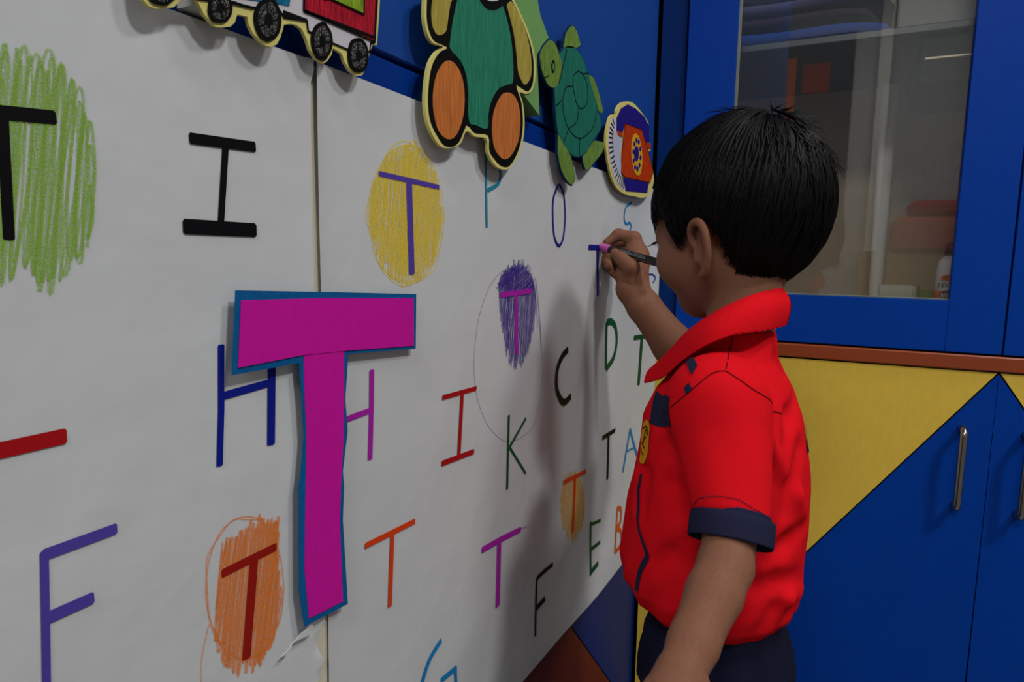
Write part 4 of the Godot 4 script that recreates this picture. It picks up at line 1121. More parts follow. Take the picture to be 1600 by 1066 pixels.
func body() -> void:
	var so := Soup.new()
	# torso and legs
	var f := Field.new(Vector3(-0.26, 0.03, -0.88), Vector3(0.02, 0.93, -0.55), 0.011)
	f.capsule(Vector3(-0.100, 0.885, -0.712), Vector3(-0.098, 0.84, -0.712), 0.032, 0.036, 0.02)
	f.capsule(Vector3(-0.098, 0.81, -0.665), Vector3(-0.098, 0.81, -0.76), 0.044, 0.044, 0.03)
	f.capsule(Vector3(-0.105, 0.76, -0.68), Vector3(-0.108, 0.62, -0.69), 0.055, 0.055, 0.03)
	f.capsule(Vector3(-0.105, 0.76, -0.745), Vector3(-0.108, 0.62, -0.735), 0.055, 0.055, 0.03)
	f.capsule(Vector3(-0.10, 0.53, -0.675), Vector3(-0.10, 0.53, -0.745), 0.062, 0.062, 0.03)
	for s in [-1.0, 1.0]:
		f.chain([Vector3(-0.10, 0.50, -0.71 + s * 0.05), Vector3(-0.105, 0.28, -0.71 + s * 0.055), Vector3(-0.09, 0.20, -0.71 + s * 0.056), Vector3(-0.085, 0.075, -0.71 + s * 0.058)], [0.054, 0.038, 0.036, 0.025], 0.02)
		f.capsule(Vector3(-0.085, 0.055, -0.71 + s * 0.058), Vector3(-0.15, 0.05, -0.71 + s * 0.062), 0.022, 0.018, 0.02)
	f.into(so)
	# head
	f = Field.new(HC - Vector3(0.125, 0.15, 0.125), HC + Vector3(0.125, 0.115, 0.125), 0.003)
	f.capsule(hp(-0.014, 0.0, -0.058), Vector3(-0.099, 0.868, -0.712), 0.035, 0.0345, 0.012)
	f.ellipsoid(hp(-0.004, 0, 0.004), hb, Vector3(0.086, 0.080, 0.068), 0.02)
	f.ellipsoid(hp(0.038, 0, -0.042), hb, Vector3(0.043, 0.056, 0.051), 0.02)
	f.capsule(hp(0.008, 0.036, -0.066), hp(0.055, 0.010, -0.092), 0.021, 0.019, 0.02)
	f.capsule(hp(0.008, -0.036, -0.066), hp(0.055, -0.010, -0.092), 0.021, 0.019, 0.02)
	for s in [-1.0, 1.0]:
		f.ellipsoid(hp(0.052, s * 0.033, -0.052), hb, Vector3(0.028, 0.026, 0.024), 0.02)
		f.ellipsoid(hp(0.088, s * 0.029, -0.024), hb, Vector3(0.010, 0.010, 0.014), 0.012, true)
		f.ellipsoid(hp(0.0705, s * 0.030, -0.0215), hb, Vector3(0.0125, 0.0115, 0.0145), 0.006)
		f.capsule(hp(0.079, s * 0.014, -0.006), hp(0.066, s * 0.044, -0.006), 0.006, 0.005, 0.016)
	f.chain([hp(0.080, 0, -0.014), hp(0.090, 0, -0.034), hp(0.0965, 0, -0.046)], [0.007, 0.008, 0.0095], 0.012)
	for s in [-1.0, 1.0]: f.capsule(hp(0.090, s * 0.007, -0.049), hp(0.086, s * 0.010, -0.050), 0.006, 0.006, 0.006)
	f.ellipsoid(hp(0.082, 0, -0.066), hb, Vector3(0.009, 0.0055, 0.017), 0.006)
	f.ellipsoid(hp(0.080, 0, -0.0755), hb, Vector3(0.009, 0.006, 0.015), 0.006)
	f.into(so)
	# ears
	for s in [-1.0, 1.0]:
		var c := hp(-0.006, s * 0.0665, -0.050)
		f = Field.new(c - Vector3.ONE * 0.045, c + Vector3.ONE * 0.045, 0.0018)
		var q := func(a: float, o: float, u: float) -> Vector3: return c + hb.x * a + hb.z * (s * o) + hb.y * u
		f.ellipsoid(q.call(-0.003, 0.0045, 0.001), Basis(hb.x.rotated(hb.y, -s * 0.5), hb.y, hb.z.rotated(hb.y, -s * 0.5)), Vector3(0.0150, 0.0245, 0.0040), 0.004)
		f.ellipsoid(q.call(0.0025, 0.0095, 0.001), hb, Vector3(0.0075, 0.0150, 0.0060), 0.004, true)
		var raw := [q.call(0.0090, 0.001, 0.003), q.call(0.0125, 0.002, 0.011), q.call(0.0115, 0.0045, 0.019), q.call(0.0065, 0.0085, 0.0250), q.call(-0.001, 0.0115, 0.0275), q.call(-0.009, 0.0145, 0.0245), q.call(-0.0150, 0.0165, 0.016), q.call(-0.0170, 0.0170, 0.005), q.call(-0.0155, 0.0155, -0.007), q.call(-0.0105, 0.0125, -0.0165), q.call(-0.0045, 0.009, -0.0225), q.call(0.0015, 0.0055, -0.0255)]
		var fine := []
		var rad := []
		for i in raw.size() - 1:
			for e in 4:
				var w := (i + e / 4.0) / (raw.size() - 1.0)
				fine.append((raw[i] as Vector3).cubic_interpolate(raw[i + 1], raw[maxi(i - 1, 0)], raw[mini(i + 2, raw.size() - 1)], e / 4.0))
				rad.append(0.0023 + 0.0011 * sin(PI * minf(w * 1.3, 1.0)) + 0.0022 * smoothstep(0.72, 1.0, w))
		f.chain(fine, rad, 0.0018)
		f.capsule(q.call(0.0095, 0.002, -0.003), q.call(0.0085, 0.003, -0.009), 0.0030, 0.0026, 0.004)
		f.into(so)
	# near arm: hangs, bent a little towards the viewer
	var hL := wL + (wL - eL).normalized() * 0.03 + Vector3(-0.012, -0.01, 0.0)
	f = Field.new(Vector3(-0.19, 0.50, -0.66), Vector3(-0.02, 0.87, -0.34), 0.005)
	f.chain([Vector3(-0.100, 0.83, -0.625), Vector3(-0.0739, 0.7405, -0.5723), eL], [0.030, 0.0222, 0.0216], 0.006)
	f.chain([eL, eL.lerp(wL, 0.28), eL.lerp(wL, 0.75), wL, hL], [0.0216, 0.0216, 0.0186, 0.0165, 0.0172], 0.006)
	f.into(so)
	hand_left(so)
	# far arm: raised to the wall
	f = Field.new(Vector3(-0.32, 0.75, -0.96), Vector3(-0.08, 0.97, -0.76), 0.005)
	f.chain([Vector3(-0.106, 0.835, -0.79), Vector3(-0.15, 0.80, -0.868), eR], [0.036, 0.030, 0.027], 0.02)
	f.chain([eR, eR.lerp(wR, 0.35), eR.lerp(wR, 0.8), wR, wR.lerp(Vector3(-0.2769, 0.9368, -0.9324), 0.5)], [0.027, 0.0282, 0.0230, 0.0202, 0.0196], 0.008)
	f.into(so)
	hand_right(so)
	put("body", so.mesh(), skin_m, person)
	# eyes, lashes, brows and lips
	var white := mat(Color(0.8, 0.79, 0.77), 0.2)
	var dark := mat(Color(0.03, 0.02, 0.018), 0.25)
	for s in [-1.0, 1.0]:
		var c := hp(0.0728, s * 0.030, -0.0265)
		var sp := SphereMesh.new()
		sp.radius = 0.0105; sp.height = 0.021
		var o := put("eye", sp, white, person)
		o.position += c
		sp = SphereMesh.new()
		sp.radius = 0.0052; sp.height = 0.0104
		var i := put("iris", sp, dark, o)
		i.position = hb.x * 0.0066 + hb.y * -0.003
	var l := Soup.new()
	for s in [-1.0, 1.0]:
		for k in 14:
			var a := lerpf(0.016, 0.046, k / 13.0)
			var r := hp(0.0835 - 0.28 * pow(a - 0.024, 1.0), s * a, -0.0225 - 0.25 * absf(a - 0.031))
			l.tube([r, r + hb.x * 0.005 - hb.y * 0.003 + hb.z * (s * 0.0012), r + hb.x * 0.0095 - hb.y * 0.0032 + hb.z * (s * 0.003)], [0.00045, 0.00032, 0.0001], 4)
		l.tube([hp(0.0845, s * 0.013, -0.003), hp(0.083, s * 0.028, 0.0), hp(0.072, s * 0.048, -0.005)], [0.0016, 0.0022, 0.0010], 6)
	put("lashes_and_brows", l.mesh(), mat(Color(0.02, 0.018, 0.018), 0.6), person)
	var m := Soup.new()
	m.tube([hp(0.0865, -0.014, -0.0715), hp(0.0915, -0.006, -0.0705), hp(0.092, 0, -0.0712), hp(0.0915, 0.006, -0.0705), hp(0.0865, 0.014, -0.0715)], [0.001, 0.0028, 0.003, 0.0028, 0.001], 8)
	put("lips", m.mesh(), mat(Color(0.5, 0.24, 0.2), 0.5), person)

func hand_right(so: Soup) -> void:
	var c := Vector3(-0.3047, 0.9945, -0.9503)
	var f := Field.new(c - Vector3(0.06, 0.085, 0.07), c + Vector3(0.06, 0.05, 0.075), 0.0025)
	var k := 0.004
	f.chain([wR.lerp(eR, 0.12), Vector3(-0.2769, 0.9368, -0.9324), Vector3(-0.2764, 0.9623, -0.9497)], [0.0214, 0.0205, 0.017], 0.010)
	f.capsule(Vector3(-0.2769, 0.9368, -0.9324), Vector3(-0.2716, 0.9458, -0.9554), 0.018, 0.012, 0.012)
	f.capsule(Vector3(-0.2764, 0.9623, -0.9497), Vector3(-0.2807, 0.9890, -0.9513), 0.015, 0.0105, 0.012)
	f.capsule(Vector3(-0.2764, 0.9623, -0.9497), Vector3(-0.2748, 0.9587, -0.9613), 0.015, 0.0105, 0.012)
	f.chain([Vector3(-0.2807, 0.9890, -0.9513), Vector3(-0.3047, 0.9945, -0.9503), Vector3(-0.3184, 0.9831, -0.9429)], [0.0098, 0.0085, 0.0066], k)
	f.chain([Vector3(-0.2774, 0.9717, -0.9618), Vector3(-0.3143, 0.9772, -0.9700), Vector3(-0.3243, 0.9608, -0.9537), Vector3(-0.3142, 0.9488, -0.9368)], [0.0098, 0.0085, 0.0075, 0.0066], k)
	f.chain([Vector3(-0.2748, 0.9587, -0.9613), Vector3(-0.3105, 0.9659, -0.9782), Vector3(-0.3217, 0.9494, -0.9590), Vector3(-0.3105, 0.9404, -0.9442)], [0.0095, 0.0082, 0.0072, 0.0064], k)
	f.chain([Vector3(-0.2716, 0.9458, -0.9554), Vector3(-0.3020, 0.9526, -0.9750), Vector3(-0.3108, 0.9393, -0.9574), Vector3(-0.2997, 0.9323, -0.9417)], [0.0088, 0.0075, 0.0066, 0.0058], k)
	f.chain([Vector3(-0.2769, 0.9368, -0.9324), Vector3(-0.2711, 0.9282, -0.9171), Vector3(-0.2703, 0.9489, -0.9058), Vector3(-0.2835, 0.9584, -0.9084), Vector3(-0.2975, 0.9672, -0.9162)], [0.018, 0.0135, 0.0105, 0.0088, 0.0074], 0.007)
	f.into(so)

func hand_left(so: Soup) -> void:
	var d := (wL - eL).normalized()
	var side := d.cross(Vector3(0, 1, 0)).normalized()
	var dn := side.cross(d).normalized()
	if dn.y > 0.0: dn = -dn
	d = (d + dn * 0.35).normalized()
	var c := wL + d * 0.05
	var f := Field.new(c - Vector3(0.085, 0.085, 0.095), c + Vector3(0.085, 0.085, 0.095), 0.0028)
	var q := func(a: float, b: float, e: float) -> Vector3: return wL + d * a + side * b + dn * e
	f.chain([wL, q.call(0.02, 0.0, 0.0), q.call(0.045, 0.0, 0.0)], [0.0185, 0.019, 0.0175], 0.012)
	for i in 4:
		var b := (i - 1.5) * 0.0135
		var ln: float = [0.036, 0.043, 0.040, 0.031][i]
		f.chain([q.call(0.03, b * 0.8, 0.0), q.call(0.056, b, 0.002), q.call(0.056 + ln * 0.45, b * 1.05, 0.009), q.call(0.056 + ln * 0.72, b * 1.05, 0.019), q.call(0.056 + ln * 0.84, b * 1.05, 0.030)], [0.011, 0.0085, 0.0076, 0.0068, 0.006], 0.004)
	f.chain([q.call(0.008, -0.012, 0.006), q.call(0.028, -0.025, 0.012), q.call(0.046, -0.031, 0.020), q.call(0.060, -0.030, 0.026)], [0.013, 0.0105, 0.0088, 0.007], 0.006)
	f.into(so)

# hair: a cap that grows from the crown to the hairline, and locks laid over it
const LINE := [[0, 124], [25, 123], [40, 117], [50, 112], [58, 116], [66, 126], [74, 136], [80, 128], [88, 115], [96, 109], [106, 109], [116, 117], [128, 128], [145, 142], [160, 149], [180, 151]]
var crown: Vector3
var ca: Vector3
var cb: Vector3
const HR := Vector3(0.0965, 0.0935, 0.0790)     # forwards, up, sideways

func hair_dir(al: float, ph: float) -> Vector3:       # in the head's own axes (forwards, up, left)
	return crown * cos(ph) + (ca * cos(al) + cb * sin(al)) * sin(ph)

func hair_at(al: float, ph: float, off: float) -> Vector3:
	var d := hair_dir(al, ph)
	var r := 1.0 / sqrt(pow(d.x / HR.x, 2.0) + pow(d.y / HR.y, 2.0) + pow(d.z / HR.z, 2.0))
	var g := d * (r + off)
	return HC + hb.x * (g.x - 0.003) + hb.y * (g.y + 0.001) + hb.z * g.z

func hairline(al: float) -> float:
	var a := absf(wrapf(rad_to_deg(al), -180.0, 180.0))
	for i in LINE.size() - 1:
		if a <= LINE[i + 1][0]: return deg_to_rad(lerpf(LINE[i][1], LINE[i + 1][1], (a - LINE[i][0]) / float(LINE[i + 1][0] - LINE[i][0])))
	return deg_to_rad(LINE[-1][1])

func hair() -> void:
	crown = Vector3(-0.42, 0.90, -0.10).normalized()
	cb = (Vector3(0, 0, 1) - crown * crown.z).normalized()
	ca = cb.cross(crown).normalized()
	if ca.x < 0.0: ca = -ca
	var so := Soup.new()
	var wob := noise(4, 1.6, 3)
	var rings := []
	var n := 120
	for i in 31:
		var ring := []
		for k in n:
			var al := TAU * k / n
			var u := i / 30.0
			var ph := hairline(al) * u
			var off := -0.003 + 0.0016 * wob.get_noise_2d(al * 18.0, u * 3.0)
			if u > 0.86: off -= 0.009 * pow((u - 0.86) / 0.14, 2.0)      # tucks in to the scalp at the hairline
			ring.append(hair_at(al, maxf(ph, 0.001), off))
		rings.append(ring)
	so.loft(rings)
	for j in 5200:
		var al := rng.randf() * TAU
		var end := hairline(al)
		var front := absf(wrapf(al, -PI, PI)) < 0.75
		var ph0 := end * sqrt(rng.randf()) * 0.92
		var len := rng.randf_range(0.35, 0.85)
		var ph1 := minf(ph0 + len, end + rng.randf_range(-0.10, 0.07))
		if ph1 < ph0 + 0.15: ph0 = ph1 - 0.3
		var sw := rng.randf_range(-0.10, 0.10) + 0.10
		var o0 := rng.randf_range(-0.003, 0.0006)
		var o1 := o0 + rng.randf_range(-0.001, 0.0022)
		var near := ph1 > end - 0.12
		lock(so, al, ph0, ph1, sw, o0, o1 if not near or front else minf(o1, -0.001) - 0.004, rng.randf_range(0.0007, 0.0019))
	# tufts at the crown that stand up and blow back
	for j in 90:
		var al := rng.randf_range(2.2, 4.0) if j % 3 else rng.randf_range(-0.5, 0.9)
		var ph0 := rng.randf_range(0.0, 0.16) if j % 3 else rng.randf_range(0.12, 0.30)
		lock(so, al, ph0, ph0 + rng.randf_range(0.22, 0.5), rng.randf_range(-0.3, 0.5), 0.001, rng.randf_range(0.003, 0.015), rng.randf_range(0.0006, 0.0014))
	for j in 70:
		var al := rng.randf_range(2.3, 3.9)
		var ph0 := rng.randf_range(0.35, 0.7)
		lock(so, al, ph0, ph0 + rng.randf_range(0.25, 0.45), rng.randf_range(-0.2, 0.3), 0.0, rng.randf_range(0.003, 0.012), rng.randf_range(0.0004, 0.0009))
	var m := mat(Color(0.035, 0.03, 0.032), 0.5)
	m.metallic_specular = 0.22
	put("hair", so.mesh(), m, person, "short straight black hair")

func lock(so: Soup, al: float, ph0: float, ph1: float, sw: float, o0: float, o1: float, w: float) -> void:
	var n := 5
	var p := []
	var s := []
	var o := []
	for i in n + 1:
		var u := i / float(n)
		var a := al + sw * u * u
		var ph := lerpf(ph0, ph1, u)
		var c := hair_at(a, ph, lerpf(o0, o1, u * u))
		var nrm := (c - HC).normalized()
		p.append(c); o.append(nrm)
	for i in n + 1:
		var t: Vector3 = (p[mini(i + 1, n)] - p[maxi(i - 1, 0)]).normalized()
		var u := i / float(n)
		s.append(t.cross(o[i]).normalized() * w * sin(PI * minf(0.12 + u * 0.9, 1.0)) if u < 0.55 else t.cross(o[i]).normalized() * w * (1.0 - u) * 2.0)
	for i in n:
		var na: Vector3 = o[i]
		var nb: Vector3 = o[i + 1]
		var ra: Vector3 = p[i] + na * w * 0.6
		var rb: Vector3 = p[i + 1] + nb * w * 0.6 * (1.0 if i < n - 1 else 0.0)
		so.sq(p[i] - s[i], ra, rb, p[i + 1] - s[i + 1], (na - s[i].normalized()).normalized(), na, nb, (nb - s[i].normalized()).normalized())
		so.sq(ra, p[i] + s[i], p[i + 1] + s[i + 1], rb, na, (na + s[i].normalized()).normalized(), (nb + s[i].normalized()).normalized(), nb)

func cloth_ribbon(called: String, f: Field, pts: Array, w0: float, w1: float, off: float, m: Material, parent: Node3D, label := "") -> void:
	var so := Soup.new()
	var p := []
	for i in pts.size() - 1:
		var a: Vector3 = pts[maxi(i - 1, 0)]
		var d: Vector3 = pts[mini(i + 2, pts.size() - 1)]
		for k in 6: p.append((pts[i] as Vector3).cubic_interpolate(pts[i + 1], a, d, k / 6.0))
	p.append(pts[-1])
	var l := []
	var r := []
	var nn := []
	for i in p.size():
		var c := f.snap(p[i], off)
		var n := f.grad(c)
		var t: Vector3 = (p[mini(i + 1, p.size() - 1)] - p[maxi(i - 1, 0)]).normalized()
		var s := n.cross(t).normalized() * lerpf(w0, w1, i / float(p.size() - 1)) * 0.5
		l.append(f.snap(c + s, off)); r.append(f.snap(c - s, off)); nn.append(n)
	for i in p.size() - 1: so.sq(l[i], r[i], r[i + 1], l[i + 1], nn[i], nn[i], nn[i + 1], nn[i + 1])
	put(called, so.mesh(), m, parent, label)

func cloth_patch(called: String, f: Field, c: Array, off: float, m: Material, parent: Node3D, label := "") -> void:
	var so := Soup.new()
	var n := 10
	var g := []
	for i in n + 1:
		var row := []
		for k in n + 1:
			var a: Vector3 = (c[0] as Vector3).lerp(c[1], i / float(n))
			var b: Vector3 = (c[3] as Vector3).lerp(c[2], i / float(n))
			row.append(f.snap(a.lerp(b, k / float(n)), off))
		g.append(row)
	for i in n:
		for k in n:
			var q := [g[i][k], g[i + 1][k], g[i + 1][k + 1], g[i][k + 1]]
			so.sq(q[0], q[1], q[2], q[3], f.grad(q[0]), f.grad(q[1]), f.grad(q[2]), f.grad(q[3]))
	put(called, so.mesh(), m, parent, label)

func shirt() -> void:
	var red := mat(Color(0.87, 0.085, 0.13), 0.85, 0.0, "weave", 30.0)
	red.metallic_specular = 0.1
	var navy := mat(Color(0.135, 0.145, 0.245), 0.85, 0.0, "weave", 30.0)
	var f := Field.new(Vector3(-0.24, 0.57, -0.94), Vector3(0.02, 0.92, -0.54), 0.0045)
	f.stack([[0.585, -0.1, -0.712, 0.062, 0.08], [0.596, -0.106, -0.712, 0.074, 0.092], [0.606, -0.1085, -0.712, 0.085, 0.1], [0.624, -0.1125, -0.712, 0.0925, 0.106], [0.645, -0.1135, -0.712, 0.0945, 0.108], [0.67, -0.112, -0.712, 0.094, 0.107], [0.7, -0.11, -0.712, 0.092, 0.106], [0.728, -0.1075, -0.712, 0.0895, 0.106], [0.764, -0.107, -0.712, 0.085, 0.108], [0.798, -0.108, -0.712, 0.08, 0.108], [0.825, -0.106, -0.712, 0.07, 0.1], [0.845, -0.103, -0.712, 0.056, 0.082], [0.862, -0.1, -0.712, 0.044, 0.06], [0.89, -0.097, -0.712, 0.036, 0.045]], 0.01)
	f.capsule(Vector3(-0.106, 0.842, -0.77), Vector3(-0.112, 0.832, -0.8), 0.034, 0.044, 0.022)
	f.capsule(Vector3(-0.112, 0.832, -0.8), Vector3(-0.15, 0.8, -0.868), 0.044, 0.037, 0.022)
	# the near sleeve is made by itself, cut off flat, and then joined
	var endL := Vector3(-0.0739, 0.7405, -0.5723)
	var axL := (endL - Vector3(-0.100, 0.828, -0.622)).normalized()
	var sl := Field.new(Vector3(-0.24, 0.57, -0.94), Vector3(0.02, 0.92, -0.54), 0.0045)
	sl.capsule(Vector3(-0.102, 0.842, -0.655), Vector3(-0.100, 0.828, -0.622), 0.034, 0.046, 0.01)
	sl.capsule(Vector3(-0.100, 0.828, -0.622), endL, 0.046, 0.0315, 0.01)
	axL = (axL + Vector3(-0.24, 0, 0)).normalized()
	sl.plane_cut(endL, axL)
	for i in f.d.size():
		if sl.d[i] < 0.1:
			var k := 0.006
			var h := maxf(k - absf(f.d[i] - sl.d[i]), 0.0)
			f.d[i] = minf(f.d[i], sl.d[i]) - h * h / (4.0 * k)
	# folds: from the armpit across the back and chest, at the blouse over the waist
	var nz := noise(9, 9.0, 2)
	f.ripple(func(p: Vector3) -> float:
		var w := smoothstep(0.60, 0.66, p.y) * (1.0 - smoothstep(0.80, 0.86, p.y))
		var e := 0.0018 * nz.get_noise_3d(p.x * 1.3 + p.y * 0.5, p.y * 0.7, p.z) * (0.5 + w)
		var low := smoothstep(0.68, 0.62, p.y)
		return e + 0.0015 * low * sin(atan2(p.z + 0.712, p.x + 0.11) * 17.0 + 3.0 * sin(p.y * 40.0)) * smoothstep(0.585, 0.61, p.y))
	for fold in [[Vector3(-0.045, 0.80, -0.622), Vector3(-0.030, 0.745, -0.66), Vector3(-0.028, 0.70, -0.69)], [Vector3(-0.150, 0.79, -0.63), Vector3(-0.168, 0.74, -0.65), Vector3(-0.165, 0.70, -0.655)], [Vector3(-0.04, 0.66, -0.63), Vector3(-0.03, 0.64, -0.66), Vector3(-0.025, 0.632, -0.70)]]:
		for i in 2: f.capsule(f.snap(fold[i], -0.003), f.snap(fold[i + 1], -0.003), 0.0045, 0.0035, 0.014)
	for g in [[Vector3(-0.0369, 0.8252, -0.7335), Vector3(-0.0381, 0.8143, -0.6728), Vector3(-0.0389, 0.7934, -0.6558)], [Vector3(-0.0286, 0.7825, -0.6800), Vector3(-0.0339, 0.7515, -0.6541), Vector3(-0.0364, 0.7285, -0.6472)], [Vector3(-0.0216, 0.7064, -0.6819), Vector3(-0.0337, 0.6958, -0.6525), Vector3(-0.0456, 0.6860, -0.6360)], [Vector3(-0.0266, 0.6556, -0.6679), Vector3(-0.0417, 0.6597, -0.6407), Vector3(-0.0543, 0.6589, -0.6273)], [Vector3(-0.1420, 0.7841, -0.6093), Vector3(-0.1346, 0.7476, -0.6105), Vector3(-0.1295, 0.7241, -0.6086)], [Vector3(-0.1163, 0.6963, -0.6062), Vector3(-0.1308, 0.6799, -0.6073), Vector3(-0.1435, 0.6691, -0.6109)], [Vector3(-0.1649, 0.7490, -0.6314), Vector3(-0.1683, 0.7152, -0.6319)], [Vector3(-0.0567, 0.8643, -0.7017), Vector3(-0.0476, 0.8447, -0.7301)]]:
		for i in g.size() - 1: f.groove(f.snap(g[i], 0.0035), f.snap(g[i + 1], 0.0035), 0.0058, 0.014)
	shirt_f = f
	var so := Soup.new()
	f.into(so)
	var sh := put("shirt", so.mesh(), red, person, "red polo shirt with navy trim")
	# cuffs
	for s in 2:
		var c := endL if s == 0 else Vector3(-0.1565, 0.797, -0.878)
		var ax := axL if s == 0 else (eR - Vector3(-0.112, 0.832, -0.80)).normalized()
		var u := ax.cross(Vector3(0, 0, 1)).normalized()
		var w := u.cross(ax).normalized()
		var r := []
		for q in [[-0.002, 0.0330], [-0.0015, 0.0350], [0.004, 0.0354], [0.018, 0.0352], [0.0195, 0.0346], [0.0195, 0.0336], [0.018, 0.0330], [0.004, 0.0322], [-0.006, 0.031]]:
			var sc := 1.0 if s == 0 else 1.05
			r.append(ellipse_ring(c + ax * q[0], u * q[1] * sc, w * q[1] * sc, 40))
		var cs := Soup.new()
		cs.loft(r)
		put("cuff", cs.mesh(), navy, sh, "navy sleeve cuff")
	# trim and stitching
	cloth_patch("shoulder_stripe", f, [Vector3(-0.1336, 0.8723, -0.6230), Vector3(-0.1427, 0.8648, -0.7000), Vector3(-0.1145, 0.8692, -0.5940), Vector3(-0.1178, 0.8609, -0.5862)], 0.0009, navy, sh, "navy stripe")
	cloth_patch("shoulder_stripe", f, [Vector3(-0.1237, 0.8492, -0.5814), Vector3(-0.1197, 0.8544, -0.5824), Vector3(-0.1154, 0.8489, -0.5775), Vector3(-0.1212, 0.8435, -0.5774)], 0.0009, navy, sh, "navy stripe")
	cloth_patch("chest_band", f, [Vector3(-0.1660, 0.8262, -0.6622), Vector3(-0.1389, 0.8377, -0.5894), Vector3(-0.1376, 0.8070, -0.5900), Vector3(-0.1653, 0.7991, -0.6368)], 0.0009, navy, sh, "navy chest band")
	cloth_ribbon("side_piping", f, [Vector3(-0.1715, 0.7457, -0.6392), Vector3(-0.1742, 0.7244, -0.6402), Vector3(-0.1718, 0.6965, -0.6328), Vector3(-0.1653, 0.6844, -0.6250), Vector3(-0.1588, 0.6758, -0.6193), Vector3(-0.1573, 0.6686, -0.6179), Vector3(-0.1647, 0.6529, -0.6219), Vector3(-0.1678, 0.6366, -0.6246), Vector3(-0.1678, 0.6274, -0.6264)], 0.0022, 0.0085, 0.0009, navy, sh, "navy side stripe")
	cloth_patch("back_emblem", f, [Vector3(-0.0278, 0.7978, -0.7195), Vector3(-0.0241, 0.7935, -0.7233), Vector3(-0.0212, 0.7675, -0.7222), Vector3(-0.0240, 0.7743, -0.6998)], 0.0010, navy, sh, "navy print on the back")
	var dk := mat(Color(0.30, 0.015, 0.03), 0.9)
	cloth_ribbon("armhole_seam", f, [Vector3(-0.1376, 0.8273, -0.5869), Vector3(-0.1227, 0.8417, -0.5783), Vector3(-0.1110, 0.8537, -0.5787), Vector3(-0.0990, 0.8645, -0.5853), Vector3(-0.0888, 0.8666, -0.5900), Vector3(-0.0791, 0.8622, -0.5892), Vector3(-0.0626, 0.8505, -0.5947), Vector3(-0.0492, 0.8369, -0.6185), Vector3(-0.0449, 0.8183, -0.6573)], 0.0010, 0.0010, 0.0004, dk, sh)
	cloth_ribbon("shoulder_seam", f, [Vector3(-0.0962, 0.8904, -0.6972), Vector3(-0.0950, 0.8837, -0.6591), Vector3(-0.0886, 0.8681, -0.5917)], 0.0010, 0.0010, 0.0004, dk, sh)
	var st: Array = [Vector3(-0.1034, 0.7528, -0.5582), Vector3(-0.0988, 0.7604, -0.5545), Vector3(-0.0886, 0.7657, -0.5502), Vector3(-0.0792, 0.7674, -0.5496), Vector3(-0.0671, 0.7666, -0.5512), Vector3(-0.0549, 0.7598, -0.5544), Vector3(-0.0443, 0.7504, -0.5658)]
	var ss := Soup.new()
	var run := []
	for i in st.size() - 1:
		for k in 5: run.append((st[i] as Vector3).lerp(st[i + 1], k / 5.0))
	for i in range(0, run.size() - 1):
		var a: Vector3 = f.snap(run[i], 0.0007)
		var b: Vector3 = f.snap((run[i] as Vector3).lerp(run[i + 1], 0.6), 0.0007)
		ss.tube([a, b], [0.0004, 0.0004], 4)
	put("hem_stitch", ss.mesh(), navy, sh, "dark stitched hem line")
	var bc := f.snap(Vector3(-0.1700, 0.7787, -0.6405), 0.0008)
	var bd := Soup.new()
	var bn := f.grad(bc)
	var bu := bn.cross(Vector3(0, 1, 0)).normalized()
	for k in 24:
		for h in 2:
			var a0 := TAU * k / 24
			var a1 := TAU * (k + 1) / 24
			var r0 := 0.011 * h
			var r1 := 0.011 * (h + 1)
			var g := func(a: float, r: float) -> Vector3: return f.snap(bc + bu * cos(a) * r * 0.85 + Vector3(0, 1, 0) * sin(a) * r, 0.0011)
			bd.sq(g.call(a0, r0), g.call(a1, r0), g.call(a1, r1), g.call(a0, r1), bn, bn, bn, bn)
	put("badge", bd.mesh(), mat(Color(0.82, 0.58, 0.08), 0.7), sh, "round yellow school badge")
	bd = Soup.new()
	for st2 in [[[-0.012, 0.010], [0.0, 0.016], [0.012, 0.010]], [[-0.010, -0.004], [0.010, -0.004]], [[-0.008, -0.011], [0.008, -0.011]], [[0.0, 0.012], [0.0, -0.002]], [[-0.007, 0.006], [0.006, 0.0]]]:
		var pp := []
		for e in st2: pp.append(f.snap(bc + bu * e[0] + Vector3(0, 1, 0) * e[1], 0.0013))
		var rr := []
		for e in pp: rr.append(0.0008)
		bd.tube(pp, rr, 5)
	put("badge_print", bd.mesh(), mat(Color(0.3, 0.16, 0.05), 0.7), sh, "brown badge print")
	collar(sh, red)

func mirror(p: Vector3) -> Vector3: return Vector3(p.x, p.y, -1.424 - p.z)

